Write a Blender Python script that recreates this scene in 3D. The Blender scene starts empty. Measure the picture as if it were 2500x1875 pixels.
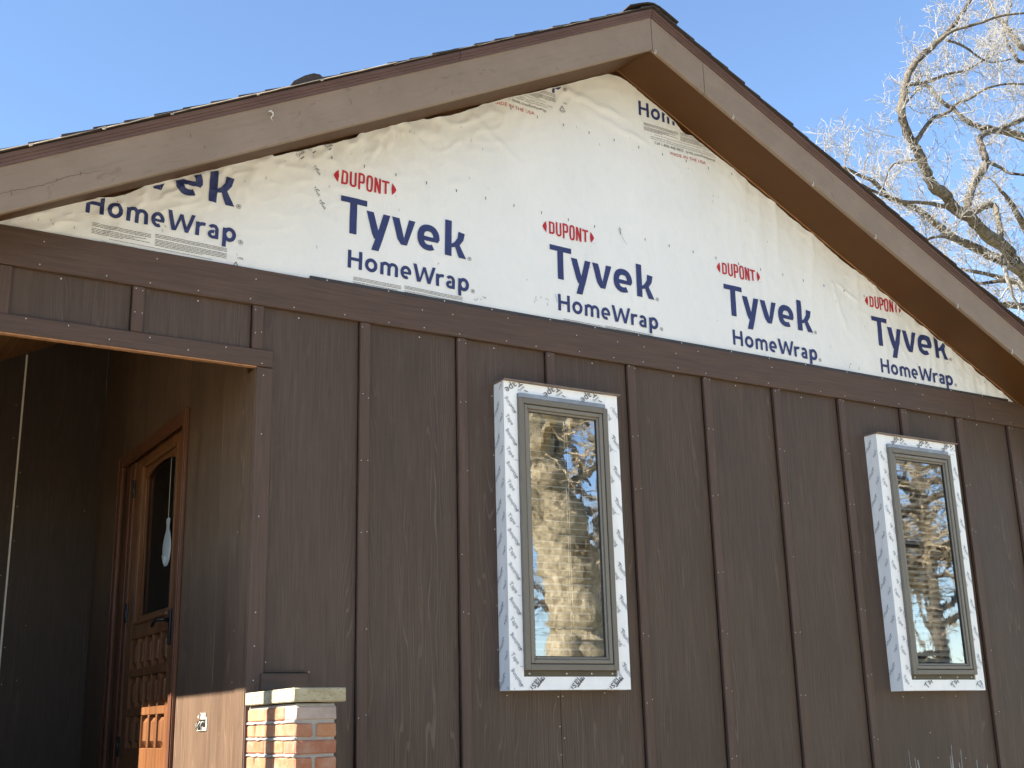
import bpy, bmesh, math, random
from mathutils import Vector, Matrix, noise
random.seed(7)
D = bpy.data
SC = bpy.context.scene
COL = SC.collection
R = math.radians

# ------------------------------------------------------------------ camera
cam_d = D.cameras.new('camera')
cam_d.sensor_fit = 'HORIZONTAL'; cam_d.sensor_width = 36.0; cam_d.lens = 2955.13 / 2500 * 36
cam_d.clip_start = 0.05; cam_d.clip_end = 2000
cam = D.objects.new('camera', cam_d); COL.objects.link(cam)
cam.matrix_world = Matrix(((0.855874, -0.121537, -0.502702, -1.0917),
                           (-0.516636, -0.245708, -0.820192, -4.6492),
                           (-0.023834, 0.961695, -0.273085, 1.6),
                           (0, 0, 0, 1)))
SC.camera = cam

# ------------------------------------------------------------------ sky and sun
SUN_EL, SUN_AZ = R(36.0), R(7.0)          # from the left, a little behind the front wall
to_sun = Vector((-math.cos(SUN_EL) * math.cos(SUN_AZ), math.cos(SUN_EL) * math.sin(SUN_AZ), math.sin(SUN_EL)))
world = D.worlds.new('World'); SC.world = world; world.use_nodes = True
wn = world.node_tree; wn.nodes.clear()
sky = wn.nodes.new('ShaderNodeTexSky'); sky.sky_type = 'NISHITA'; sky.sun_disc = False
sky.sun_elevation = SUN_EL; sky.sun_rotation = math.atan2(to_sun.x, to_sun.y)
sky.air_density = 1.0; sky.dust_density = 0.05; sky.ozone_density = 3.4; sky.altitude = 200
bg = wn.nodes.new('ShaderNodeBackground'); bg.inputs['Strength'].default_value = 0.08
wo = wn.nodes.new('ShaderNodeOutputWorld')
wn.links.new(sky.outputs[0], bg.inputs[0]); wn.links.new(bg.outputs[0], wo.inputs[0])
sun_d = D.lights.new('sun', 'SUN'); sun_d.energy = 5.0; sun_d.angle = R(0.5); sun_d.color = (1.0, 0.93, 0.82)
sun = D.objects.new('sun', sun_d); COL.objects.link(sun)
sun.rotation_euler = to_sun.to_track_quat('Z', 'Y').to_euler()
sun.location = to_sun * 60
SC.view_settings.view_transform = 'Standard'; SC.view_settings.look = 'None'
SC.view_settings.gamma = 1.0; SC.view_settings.use_curve_mapping = False
SC.view_settings.exposure = 1.95
SC.render.engine = 'CYCLES'
SC.cycles.use_adaptive_sampling = True; SC.cycles.adaptive_threshold = 0.015
SC.cycles.max_bounces = 7; SC.cycles.diffuse_bounces = 4; SC.cycles.glossy_bounces = 3; SC.cycles.transparent_max_bounces = 12

# ------------------------------------------------------------------ helpers
def link(o, parent=None):
    COL.objects.link(o)
    if parent is not None: o.parent = parent
    return o
def empty(name, loc=(0, 0, 0)):
    o = D.objects.new(name, None); o.empty_display_size = 0.2; COL.objects.link(o); o.location = loc
    return o
def tag(o, label, cat, group=None):
    o['label'] = label; o['category'] = cat
    if group: o['group'] = group
    return o
class MB:
    def __init__(s): s.v = []; s.f = []; s.sm = []
    def add(s, vs, fs, smooth=False):
        b = len(s.v); s.v += [tuple(v) for v in vs]
        s.f += [tuple(b + i for i in f) for f in fs]; s.sm += [smooth] * len(fs)
        return s
    def box(s, x0, x1, y0, y1, z0, z1):
        return s.add([(x, y, z) for z in (z0, z1) for y in (y0, y1) for x in (x0, x1)],
                     [(0, 2, 3, 1), (4, 5, 7, 6), (0, 1, 5, 4), (2, 6, 7, 3), (0, 4, 6, 2), (1, 3, 7, 5)])
    def cbox(s, x0, x1, y0, y1, z0, z1, b=0.0025):
        """box with chamfered edges"""
        lo = (x0, y0, z0); hi = (x1, y1, z1); vs = []; idx = {}
        b = min(b, *(0.45 * (hi[k] - lo[k]) for k in range(3)))
        for c in [(i, j, k) for k in (0, 1) for j in (0, 1) for i in (0, 1)]:
            for a in range(3):
                p = []
                for k in range(3):
                    q = hi[k] if c[k] else lo[k]
                    if k != a: q += -b if c[k] else b
                    p.append(q)
                idx[c + (a,)] = len(vs); vs.append(tuple(p))
        fs = []
        for a in range(3):
            o1, o2 = [k for k in range(3) if k != a]
            for sd in (0, 1):
                f = []
                for (u, w) in ((0, 0), (1, 0), (1, 1), (0, 1)):
                    c = [0, 0, 0]; c[a] = sd; c[o1] = u; c[o2] = w; f.append(idx[tuple(c) + (a,)])
                fs.append(tuple(f))
            for u in (0, 1):
                for w in (0, 1):
                    c0 = [0, 0, 0]; c0[o1] = u; c0[o2] = w; c1 = list(c0); c1[a] = 1
                    fs.append((idx[tuple(c0) + (o1,)], idx[tuple(c1) + (o1,)], idx[tuple(c1) + (o2,)], idx[tuple(c0) + (o2,)]))
        for c in [(i, j, k) for k in (0, 1) for j in (0, 1) for i in (0, 1)]:
            fs.append(tuple(idx[c + (a,)] for a in range(3)))
        return s.add(vs, fs)
    def prism(s, poly, mapf, t0, t1):
        """poly in 2D, mapf(u, v, t) -> xyz, extruded t0..t1"""
        n = len(poly)
        vs = [mapf(u, v, t0) for u, v in poly] + [mapf(u, v, t1) for u, v in poly]
        fs = [tuple(range(n - 1, -1, -1)), tuple(range(n, 2 * n))] + [(i, (i + 1) % n, n + (i + 1) % n, n + i) for i in range(n)]
        return s.add(vs, fs)
    def tube(s, pts, rad, n=6, cap=True, smooth=True):
        pts = [Vector(p) for p in pts]; m = len(pts); rings = []
        ref = Vector((0.31, 0.17, 0.93)); vs = []
        for i in range(m):
            d = (pts[min(i + 1, m - 1)] - pts[max(i - 1, 0)])
            if d.length < 1e-9: d = Vector((0, 0, 1))
            d.normalize(); a = d.cross(ref)
            if a.length < 0.05: a = d.cross(Vector((1, 0, 0)))
            a.normalize(); b = d.cross(a); r = rad[i] if isinstance(rad, (list, tuple)) else rad
            for k in range(n):
                t = 2 * math.pi * k / n; vs.append(pts[i] + (a * math.cos(t) + b * math.sin(t)) * r)
        fs = [(i * n + k, i * n + (k + 1) % n, (i + 1) * n + (k + 1) % n, (i + 1) * n + k) for i in range(m - 1) for k in range(n)]
        s.add(vs, fs, smooth)
        if cap:
            s.f.append(tuple(range(len(s.v) - n * m, len(s.v) - n * m + n))[::-1]); s.sm.append(False)
            s.f.append(tuple(range(len(s.v) - n, len(s.v)))); s.sm.append(False)
        return s
    def grid(s, f, nu, nv, smooth=True):
        vs = [f(i / nu, j / nv) for j in range(nv + 1) for i in range(nu + 1)]
        fs = [(j * (nu + 1) + i, j * (nu + 1) + i + 1, (j + 1) * (nu + 1) + i + 1, (j + 1) * (nu + 1) + i) for j in range(nv) for i in range(nu)]
        return s.add(vs, fs, smooth)
    def mesh(s, name, mat, fix=True):
        me = D.meshes.new(name); me.from_pydata(s.v, [], s.f)
        me.polygons.foreach_set('use_smooth', s.sm)
        if fix:
            bm = bmesh.new(); bm.from_mesh(me); bmesh.ops.recalc_face_normals(bm, faces=bm.faces); bm.to_mesh(me); bm.free()
        if mat: me.materials.append(mat)
        me.update(); return me
    def build(s, name, mat, parent=None, label=None, fix=True, stuff=False):
        o = D.objects.new(name, s.mesh(name, mat, fix)); link(o, parent)
        if label: o['label'] = label
        if stuff: o['kind'] = 'stuff'
        return o
def fbm(x, y, z, o=4): return noise.fractal(Vector((x, y, z)), 0.9, 2.0, o)

# ------------------------------------------------------------------ materials
class NT:
    def __init__(s, name):
        s.m = D.materials.new(name); s.m.use_nodes = True; s.t = s.m.node_tree; s.t.nodes.clear()
        s.out = s.n('ShaderNodeOutputMaterial')
    def n(s, ty, **kw):
        x = s.t.nodes.new(ty)
        for k, v in kw.items():
            if k.startswith('_'): setattr(x, k[1:], v)
            else:
                k2 = int(k[1:]) if k[0] == 'i' and k[1:].isdigit() else k.replace('_', ' ')
                s.set(x.inputs[k2], v)
        return x
    def set(s, sock, v):
        if hasattr(v, 'is_output') or isinstance(v, bpy.types.NodeSocket): s.t.links.new(v, sock)
        elif hasattr(v, 'outputs'): s.t.links.new(v.outputs[0], sock)
        else:
            if isinstance(v, (tuple, list)) and len(v) == 3 and sock.type == 'RGBA': v = (*v, 1)
            sock.default_value = v
    def math(s, op, a, b=0.0, c=0.0): return s.n('ShaderNodeMath', _operation=op, i0=a, i1=b, i2=c).outputs[0]
    def coords(s): return s.n('ShaderNodeTexCoord').outputs['Object']
    def scaled(s, vec, sc, off=None):
        m = s.n('ShaderNodeMapping', Vector=vec, Scale=sc)
        if off is not None: s.set(m.inputs['Location'], off)
        return m.outputs[0]
    def noise(s, vec, scale, detail=4, rough=0.55, dist=0.0):
        return s.n('ShaderNodeTexNoise', Vector=vec, Scale=scale, Detail=detail, Roughness=rough, Distortion=dist).outputs['Fac']
    def ramp(s, fac, stops, interp='LINEAR'):
        r = s.n('ShaderNodeValToRGB', Fac=fac); cr = r.color_ramp; cr.interpolation = interp
        while len(cr.elements) < len(stops): cr.elements.new(0.5)
        for e, (p, c) in zip(cr.elements, stops):
            e.position = p; e.color = (c, c, c, 1) if isinstance(c, (int, float)) else (*c, 1)
        return r.outputs[0]
    def mix(s, fac, a, b, mode='MIX'):
        x = s.n('ShaderNodeMix', _data_type='RGBA', _blend_type=mode)
        s.set(x.inputs[0], fac); s.set(x.inputs[6], a); s.set(x.inputs[7], b); return x.outputs[2]
    def rnd(s): return s.n('ShaderNodeObjectInfo').outputs['Random']
    def bump(s, h, strength=0.3, dist=0.002, normal=None):
        b = s.n('ShaderNodeBump', Height=h, Strength=strength, Distance=dist)
        if normal is not None: s.set(b.inputs['Normal'], normal)
        return b.outputs[0]
    def bsdf(s, color, rough=0.6, normal=None, spec=0.3, metal=0.0):
        b = s.n('ShaderNodeBsdfPrincipled'); s.set(b.inputs['Base Color'], color); s.set(b.inputs['Roughness'], rough)
        b.inputs['Specular IOR Level'].default_value = spec; b.inputs['Metallic'].default_value = metal
        if normal is not None: s.set(b.inputs['Normal'], normal)
        s.t.links.new(b.outputs[0], s.out.inputs[0]); return s.m

def siding_mat(name, c1, c2, cl, horiz=False, line=0.42, rough=0.55, warm=None):
    """cedar-embossed factory painted siding: fine fibres, wavy grain lines, worn patches"""
    t = NT(name); co = t.coords()
    sp = t.n('ShaderNodeSeparateXYZ', Vector=co)
    rn = t.math('MULTIPLY', t.rnd(), 37.0)
    a = t.math('ADD', sp.outputs[0], sp.outputs[1]); b = sp.outputs[2]
    if horiz: a, b = b, a
    a = t.math('ADD', a, rn)
    v = t.n('ShaderNodeCombineXYZ', X=a, Y=b, Z=rn).outputs[0]
    fib = t.noise(t.scaled(v, (1, 0.035, 1)), 130, 6, 0.62)
    fib2 = t.noise(t.scaled(v, (1, 0.06, 1)), 38, 4, 0.6)
    warp = t.noise(t.scaled(v, (1, 0.085, 1)), 8, 2.5, 0.45)
    wx = t.math('ADD', a, t.math('MULTIPLY', warp, 0.30))
    wv = t.math('SINE', t.math('MULTIPLY', wx, 400.0))
    linem = t.noise(t.scaled(v, (1, 0.045, 1)), 7.5, 2, 0.5)
    lines = t.math('MULTIPLY', t.ramp(wv, [(0.80, 0.0), (0.97, 1.0)]), t.ramp(linem, [(0.50, 0.0), (0.62, 1.0)]))
    lines = t.math('MULTIPLY', lines, t.ramp(t.noise(t.scaled(v, (1, 0.12, 1)), 30, 3, 0.6), [(0.36, 0.25), (0.60, 1.0)]))
    patch = t.noise(t.scaled(v, (1, 0.35, 1)), 3.2, 5, 0.6)
    col = t.mix(t.ramp(patch, [(0.34, 0.0), (0.66, 1.0)]), c1, c2)
    col = t.mix(t.math('MULTIPLY', t.ramp(fib, [(0.36, 0.0), (0.66, 1.0)]), 0.55), col, tuple(x * 0.58 for x in c1))
    col = t.mix(t.math('MULTIPLY', t.ramp(fib2, [(0.55, 0.0), (0.80, 1.0)]), 0.35), col, tuple(min(1, x * 1.5) for x in c2))
    col = t.mix(t.math('MULTIPLY', lines, line), col, cl)
    smudge = t.ramp(t.noise(v, 14, 6, 0.7), [(0.62, 0.0), (0.78, 1.0)])
    col = t.mix(t.math('MULTIPLY', smudge, 0.16), col, tuple(min(1, x * 2.0) for x in c2))
    h = t.math('ADD', t.math('MULTIPLY', fib, 0.7), t.math('ADD', t.math('MULTIPLY', fib2, 0.5), t.math('MULTIPLY', wv, 0.10)))
    rg = t.math('ADD', rough - 0.08, t.math('MULTIPLY', patch, 0.2))
    return t.bsdf(col, rg, t.bump(h, 0.5, 0.0016), 0.35)

M = {}
M['siding'] = siding_mat('brown_siding', (0.064, 0.0415, 0.0295), (0.085, 0.0565, 0.042), (0.18, 0.138, 0.108))
M['trim'] = siding_mat('brown_trim', (0.080, 0.048, 0.035), (0.095, 0.059, 0.044), (0.13, 0.09, 0.075), line=0.15)
M['trim_h'] = siding_mat('brown_trim_horizontal', (0.078, 0.047, 0.034), (0.094, 0.058, 0.043), (0.14, 0.10, 0.08), horiz=True, line=0.18)
M['porch_back_shade'] = siding_mat('shade_darkened_back_siding', (0.044, 0.029, 0.020), (0.060, 0.040, 0.029), (0.10, 0.07, 0.052), line=0.4)  # same siding with the deep shade of the recess put into its colour
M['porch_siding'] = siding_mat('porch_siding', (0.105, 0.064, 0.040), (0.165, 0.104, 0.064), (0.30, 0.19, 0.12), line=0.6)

def painted(name, c, var=0.12, rough=0.6, scale=6.0, grain=None, spec=0.3, bump=0.25, dirt=0.0):
    t = NT(name); co = t.coords(); rn = t.math('MULTIPLY', t.rnd(), 23.0)
    off = t.n('ShaderNodeCombineXYZ', X=rn, Y=rn, Z=rn).outputs[0]
    v = t.scaled(co, grain or (1, 1, 1), off)
    a = t.noise(v, scale, 6, 0.6); b = t.noise(v, scale * 9, 4, 0.6)
    col = t.mix(t.ramp(a, [(0.3, 0.0), (0.7, 1.0)]), tuple(x * (1 - var) for x in c), tuple(min(1, x * (1 + var)) for x in c))
    col = t.mix(t.math('MULTIPLY', t.ramp(b, [(0.58, 0.0), (0.76, 1.0)]), var * 1.6), col, tuple(x * 0.5 for x in c))
    if dirt:
        d = t.noise(co, 2.3, 7, 0.68)
        col = t.mix(t.math('MULTIPLY', t.ramp(d, [(0.52, 0.0), (0.75, 1.0)]), dirt), col, tuple(x * 0.45 for x in c))
    return t.bsdf(col, t.math('ADD', rough - 0.06, t.math('MULTIPLY', a, 0.12)), t.bump(t.math('ADD', a, t.math('MULTIPLY', b, 0.5)), bump, 0.002), spec)

def fascia_mat(name, slope):
    """taupe painted board, grain running along the rake, knots and peeling marks"""
    t = NT(name); co = t.coords()
    sp = t.n('ShaderNodeSeparateXYZ', Vector=co)
    ca, sa = math.cos(math.atan(slope)), math.sin(math.atan(slope))
    u = t.math('ADD', t.math('MULTIPLY', sp.outputs[0], ca), t.math('MULTIPLY', sp.outputs[2], sa))
    w = t.math('SUBTRACT', t.math('MULTIPLY', sp.outputs[2], ca), t.math('MULTIPLY', sp.outputs[0], sa))
    v = t.n('ShaderNodeCombineXYZ', X=t.math('MULTIPLY', u, 0.07), Y=w, Z=sp.outputs[1]).outputs[0]
    v2 = t.n('ShaderNodeCombineXYZ', X=u, Y=w, Z=sp.outputs[1]).outputs[0]
    g = t.noise(v, 70, 6, 0.65, 0.6); p = t.noise(v2, 3.0, 6, 0.65); s = t.noise(t.scaled(v2, (1.0, 2.4, 1)), 9, 5, 0.7, 0.8)
    col = t.mix(t.ramp(p, [(0.3, 0.0), (0.7, 1.0)]), (0.200, 0.148, 0.106), (0.252, 0.190, 0.142))
    col = t.mix(t.math('MULTIPLY', t.ramp(g, [(0.52, 0.0), (0.74, 1.0)]), 0.28), col, (0.12, 0.086, 0.066))
    col = t.mix(t.math('MULTIPLY', t.ramp(s, [(0.60, 0.0), (0.72, 1.0)]), 0.55), col, (0.10, 0.073, 0.056))
    col = t.mix(t.math('MULTIPLY', t.ramp(s, [(0.22, 1.0), (0.30, 0.0)]), 0.35), col, (0.36, 0.31, 0.27))
    return t.bsdf(col, 0.55, t.bump(t.math('ADD', g, t.math('MULTIPLY', s, 0.6)), 0.4, 0.0025), 0.35)
M['fascia_l'] = fascia_mat('taupe_fascia_left', 0.5126)
M['fascia_r'] = fascia_mat('taupe_fascia_right', -0.489)
M['soffit'] = painted('brown_soffit', (0.080, 0.034, 0.0095), 0.10, 0.6, 5, (1, 1, 1), 0.2, 0.15)
M['rake'] = painted('maroon_rake_trim', (0.105, 0.062, 0.052), 0.18, 0.5, 8, (0.3, 1, 1))
M['dark_wood'] = painted('dark_bare_sheathing', (0.10, 0.045, 0.022), 0.3, 0.7, 12)
M['raw_edge'] = painted('raw_orange_board_edge', (0.34, 0.17, 0.08), 0.25, 0.7, 30)
M['flash_dark'] = painted('charcoal_flashing', (0.045, 0.042, 0.042), 0.2, 0.4, 10)
M['nail'] = painted('white_nail', (0.50, 0.48, 0.44), 0.1, 0.4)
M['black'] = painted('black_metal', (0.012, 0.012, 0.012), 0.2, 0.3, spec=0.5)
M['frame'] = painted('taupe_window_frame', (0.150, 0.135, 0.110), 0.04, 0.42, 8, bump=0.05, spec=0.4)
M['sash'] = painted('taupe_window_sash', (0.175, 0.158, 0.130), 0.04, 0.4, 8, bump=0.05, spec=0.4)
M['seal'] = painted('black_glazing_seal', (0.02, 0.02, 0.018), 0.1, 0.5)
M['sill_fin'] = painted('olive_sill_fin', (0.085, 0.075, 0.052), 0.15, 0.5, 10)
M['zinc'] = painted('grey_metal_flashing', (0.22, 0.25, 0.30), 0.25, 0.42, 14, (1, 1, 2), spec=0.5)
M['cap_brown'] = painted('brown_drip_cap', (0.19, 0.14, 0.115), 0.1, 0.5)
M['hook'] = painted('clear_plastic_hook', (0.62, 0.60, 0.55), 0.1, 0.35, spec=0.5)
M['slat'] = painted('cream_blind_slat', (0.78, 0.74, 0.64), 0.06, 0.5)
M['cord'] = painted('cream_cord', (0.7, 0.66, 0.56), 0.05, 0.7)
M['room'] = painted('dim_room', (0.16, 0.13, 0.10), 0.15, 0.8)
M['shell'] = painted('brown_shell_wall', (0.09, 0.07, 0.06), 0.15, 0.7)
M['concrete'] = painted('porch_concrete', (0.10, 0.085, 0.07), 0.15, 0.8, 5)
M['ink_navy'] = painted('navy_print', (0.030, 0.042, 0.135), 0.10, 0.5, 14, spec=0.3, bump=0.05)
M['ink_red'] = painted('red_print', (0.43, 0.022, 0.030), 0.08, 0.5, 14, spec=0.3, bump=0.05)
M['ink_grey'] = painted('grey_print', (0.085, 0.085, 0.10), 0.12, 0.5, 14, spec=0.3, bump=0.05)
M['ink_tape'] = painted('blue_grey_tape_print', (0.20, 0.225, 0.27), 0.15, 0.5, 14, spec=0.3, bump=0.05)

def wrap_mat():
    t = NT('white_house_wrap'); co = t.coords()
    v = t.scaled(co, (1, 1, 0.6))
    a = t.noise(v, 2.2, 7, 0.65); b = t.noise(v, 26, 6, 0.7, 0.7); c = t.noise(co, 170, 3, 0.6)
    col = t.mix(t.ramp(a, [(0.3, 0.0), (0.7, 1.0)]), (0.69, 0.70, 0.70), (0.75, 0.76, 0.755))
    col = t.mix(t.math('MULTIPLY', t.ramp(b, [(0.55, 0.0), (0.80, 1.0)]), 0.30), col, (0.58, 0.60, 0.62))
    fl = t.ramp(t.noise(t.scaled(co, (1.2, 1, 0.7)), 34, 2, 0.4, 1.2), [(0.765, 0.0), (0.79, 1.0)])
    col = t.mix(t.math('MULTIPLY', fl, 0.2), col, (0.28, 0.29, 0.30))
    h = t.math('ADD', t.math('MULTIPLY', b, 1.0), t.math('MULTIPLY', c, 0.25))
    return t.bsdf(col, 0.5, t.bump(h, 0.5, 0.004), 0.3)
M['wrap'] = wrap_mat()
def tape_mat():
    t = NT('white_flashing_tape'); co = t.coords()
    a = t.noise(t.scaled(co, (3, 3, 0.8)), 5, 5, 0.6); b = t.noise(co, 60, 4, 0.6)
    col = t.mix(t.ramp(a, [(0.3, 0.0), (0.7, 1.0)]), (0.76, 0.78, 0.80), (0.84, 0.85, 0.86))
    return t.bsdf(col, 0.38, t.bump(t.math('ADD', a, t.math('MULTIPLY', b, 0.15)), 0.4, 0.004), 0.45)
M['tape'] = tape_mat()
def glass_mat(name, refl, wob, wscale, dist=0.004, tint=(1, 1, 1)):
    """coated double glazing: mirror-like outside reflection over a view into the dim room"""
    t = NT(name); co = t.coords()
    nz = t.math('ADD', t.noise(t.scaled(co, (1, 1, 0.8)), wscale, 2.0, 0.5, 0.4), t.math('MULTIPLY', t.noise(t.scaled(co, (1, 1, 0.35)), wscale * 5.0, 2.0, 0.5, 0.6), 0.16))
    nm = t.bump(nz, wob, dist)
    g = t.n('ShaderNodeBsdfGlossy', Color=(0.96, 0.97, 1.0, 1), Roughness=0.012, Normal=nm)
    tr = t.n('ShaderNodeBsdfTransparent', Color=(*tint, 1))
    lw = t.n('ShaderNodeFresnel', IOR=1.5)
    fac = t.math('MINIMUM', t.math('ADD', refl, t.math('MULTIPLY', lw.outputs[0], 0.9)), 0.95)
    mx = t.n('ShaderNodeMixShader'); t.set(mx.inputs[0], fac)
    t.t.links.new(tr.outputs[0], mx.inputs[1]); t.t.links.new(g.outputs[0], mx.inputs[2])
    t.t.links.new(mx.outputs[0], t.out.inputs[0]); return t.m
M['glass'] = glass_mat('window_glass', 0.31, 0.07, 11, 0.0018, (0.92, 0.93, 0.92))
M['door_glass'] = glass_mat('door_glass', 0.02, 0.05, 6, 0.002, (0.5, 0.5, 0.5))
def wood_mat(name, c1, c2, sc=40, grain=(1, 1, 0.06), rough=0.45):
    t = NT(name); co = t.coords(); rn = t.math('MULTIPLY', t.rnd(), 19.0)
    off = t.n('ShaderNodeCombineXYZ', X=rn, Y=rn, Z=rn).outputs[0]
    v = t.scaled(co, grain, off); a = t.noise(v, sc, 6, 0.65, 0.8); b = t.noise(v, sc * 0.2, 3, 0.5)
    col = t.mix(t.ramp(a, [(0.35, 0.0), (0.65, 1.0)]), c1, c2)
    col = t.mix(t.math('MULTIPLY', t.ramp(b, [(0.5, 0.0), (0.7, 1.0)]), 0.4), col, tuple(x * 0.6 for x in c1))
    return t.bsdf(col, rough, t.bump(a, 0.3, 0.0012), 0.4)
M['oak_v'] = wood_mat('stained_oak_door', (0.130, 0.049, 0.017), (0.235, 0.100, 0.038))
M['oak_dark'] = wood_mat('dark_stained_jamb', (0.095, 0.036, 0.018), (0.16, 0.064, 0.030))
M['plank'] = wood_mat('ceiling_plank_wood', (0.22, 0.105, 0.034), (0.42, 0.22, 0.085), 45, (1, 0.05, 1))
def brick_mat():
    t = NT('reclaimed_red_brick'); co = t.coords(); rn = t.rnd()
    off = t.n('ShaderNodeCombineXYZ', X=t.math('MULTIPLY', rn, 31.0), Y=rn, Z=rn).outputs[0]
    v = t.scaled(co, (1, 1, 1), off)
    base = t.ramp(rn, [(0.0, (0.33, 0.115, 0.055)), (0.35, (0.41, 0.175, 0.080)), (0.7, (0.31, 0.125, 0.075)), (1.0, (0.43, 0.215, 0.10))])
    a = t.noise(v, 16, 6, 0.65); b = t.noise(v, 70, 5, 0.7)
    col = t.mix(t.ramp(a, [(0.42, 0.0), (0.72, 1.0)]), base, (0.38, 0.24, 0.17))
    col = t.mix(t.math('MULTIPLY', t.ramp(b, [(0.6, 0.0), (0.75, 1.0)]), 0.45), col, (0.50, 0.44, 0.38))
    return t.bsdf(col, 0.85, t.bump(t.math('ADD', a, t.math('MULTIPLY', b, 0.7)), 0.6, 0.004), 0.2)
M['brick'] = brick_mat()
M['brick_grey'] = painted('mortar_smeared_brick', (0.36, 0.29, 0.25), 0.22, 0.9, 18, bump=0.7, dirt=0.3)
M['mortar'] = painted('grey_mortar', (0.31, 0.295, 0.265), 0.15, 0.95, 30, bump=0.7)
def stone_mat():
    t = NT('mossy_limestone_cap'); co = t.coords()
    a = t.noise(co, 14, 6, 0.65); b = t.noise(t.scaled(co, (1, 1, 1.8)), 48, 6, 0.7); c = t.noise(co, 120, 4, 0.6)
    col = t.mix(t.ramp(a, [(0.35, 0.0), (0.65, 1.0)]), (0.33, 0.285, 0.18), (0.44, 0.39, 0.27))
    col = t.mix(t.math('MULTIPLY', t.ramp(b, [(0.50, 0.0), (0.66, 1.0)]), 0.65), col, (0.17, 0.145, 0.065))
    return t.bsdf(col, 0.9, t.bump(t.math('ADD', b, t.math('MULTIPLY', c, 0.5)), 0.6, 0.004), 0.2)
M['stone'] = stone_mat()
def shingle_mat():
    t = NT('dark_asphalt_shingle'); co = t.coords(); rn = t.rnd()
    a = t.noise(co, 220, 3, 0.7); b = t.noise(co, 7, 4, 0.6)
    col = t.mix(t.ramp(a, [(0.35, 0.0), (0.7, 1.0)]), (0.028, 0.026, 0.030), (0.085, 0.070, 0.062))
    col = t.mix(t.math('MULTIPLY', b, 0.4), col, (0.055, 0.040, 0.034))
    return t.bsdf(col, 0.9, t.bump(a, 0.5, 0.003), 0.2)
M['shingle'] = shingle_mat()
M['shingle_edge'] = painted('pale_shingle_edge', (0.42, 0.36, 0.30), 0.25, 0.8, 30)
def bark_mat(name, c1, c2, c3, sc=18, zs=0.25, bump=1.0, dist=0.03):
    t = NT(name); co = t.coords()
    v = t.scaled(co, (1, 1, zs))
    a = t.noise(v, sc, 6, 0.65, 1.0); b = t.noise(v, sc * 5, 4, 0.65); l = t.noise(co, 1.4, 4, 0.6)
    col = t.mix(t.ramp(a, [(0.38, 0.0), (0.60, 1.0)]), c1, c2)
    col = t.mix(t.math('MULTIPLY', t.ramp(l, [(0.45, 0.0), (0.7, 1.0)]), 0.5), col, c3)
    col = t.mix(t.math('MULTIPLY', t.ramp(b, [(0.55, 0.0), (0.75, 1.0)]), 0.35), col, tuple(x * 0.5 for x in c1))
    return t.bsdf(col, 0.9, t.bump(t.math('ADD', a, t.math('MULTIPLY', b, 0.3)), bump, dist), 0.15)
M['bark'] = bark_mat('oak_bark', (0.016, 0.013, 0.010), (0.165, 0.142, 0.115), (0.20, 0.18, 0.13), 15, 0.45)
M['bark_big'] = bark_mat('thick_furrowed_bark', (0.17, 0.135, 0.078), (0.60, 0.515, 0.34), (0.60, 0.52, 0.35), 21, 0.25, 1.0, 0.05)
M['twig'] = bark_mat('pale_twig_bark', (0.19, 0.18, 0.165), (0.36, 0.345, 0.325), (0.28, 0.26, 0.22), 14, 1, 0.2, 0.004)
M['twig_tan'] = bark_mat('tan_twig_bark', (0.30, 0.24, 0.15), (0.45, 0.37, 0.25), (0.36, 0.30, 0.19), 30, 1, 0.2, 0.004)
M['stalk'] = bark_mat('dry_stalk', (0.26, 0.22, 0.17), (0.40, 0.36, 0.30), (0.32, 0.26, 0.2), 60, 0.3, 0.2, 0.002)
def ground_mat():
    t = NT('dry_winter_lawn'); co = t.coords()
    a = t.noise(co, 0.5, 6, 0.65); b = t.noise(co, 14, 6, 0.7); c = t.noise(co, 120, 3, 0.7)
    col = t.mix(t.ramp(a, [(0.35, 0.0), (0.65, 1.0)]), (0.40, 0.345, 0.235), (0.33, 0.30, 0.185))
    col = t.mix(t.math('MULTIPLY', t.ramp(b, [(0.45, 0.0), (0.7, 1.0)]), 0.5), col, (0.44, 0.39, 0.31))
    return t.bsdf(col, 0.95, t.bump(t.math('ADD', b, c), 0.6, 0.03), 0.1)
M['ground'] = ground_mat()
M['bounce_slab'] = painted('pale_bounce_slab', (0.60, 0.50, 0.36), 0.12, 0.85, 2.5, bump=0.3, dirt=0.2)  # warm pale colour for the added slab that bounces fill light
M['porcelain'] = painted('frosted_grey_glass', (0.42, 0.47, 0.48), 0.06, 0.35, spec=0.5, bump=0.05)
M['etch'] = painted('white_etching', (0.8, 0.82, 0.8), 0.05, 0.5)
M['white_plastic'] = painted('white_wire_sleeve', (0.42, 0.39, 0.34), 0.1, 0.5)

# ------------------------------------------------------------------ ground
g = MB().grid(lambda u, v: ((u - 0.5) * 900, (v - 0.5) * 900, 0), 2, 2)
go = g.build('ground', M['ground']); go['kind'] = 'structure'
m = MB().cbox(-3.5, 4.5, -11.0, -3.2, -0.2, 0.03, 0.01); dr = m.build('added_bounce_slab', M['bounce_slab']); dr['kind'] = 'structure'  # slab added out of view to bounce warm light onto the wall

# ------------------------------------------------------------------ the house
house = tag(empty('house', (2.4, 1.0, 0)), 'dark brown board and batten house with half-finished white wrapped gable', 'house')
inv = Matrix.Translation((-2.4, -1.0, 0))
_parts = []
def part(mb, name, mat, parent=None, label=None, stuff=False, fix=True):
    """a part (or sub-part) of the house, its mesh in world metres"""
    o = mb.build(name, mat, None, label, fix, stuff)
    o.parent = house if parent is None else parent
    if parent is None: o.matrix_parent_inverse = inv
    return o

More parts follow.
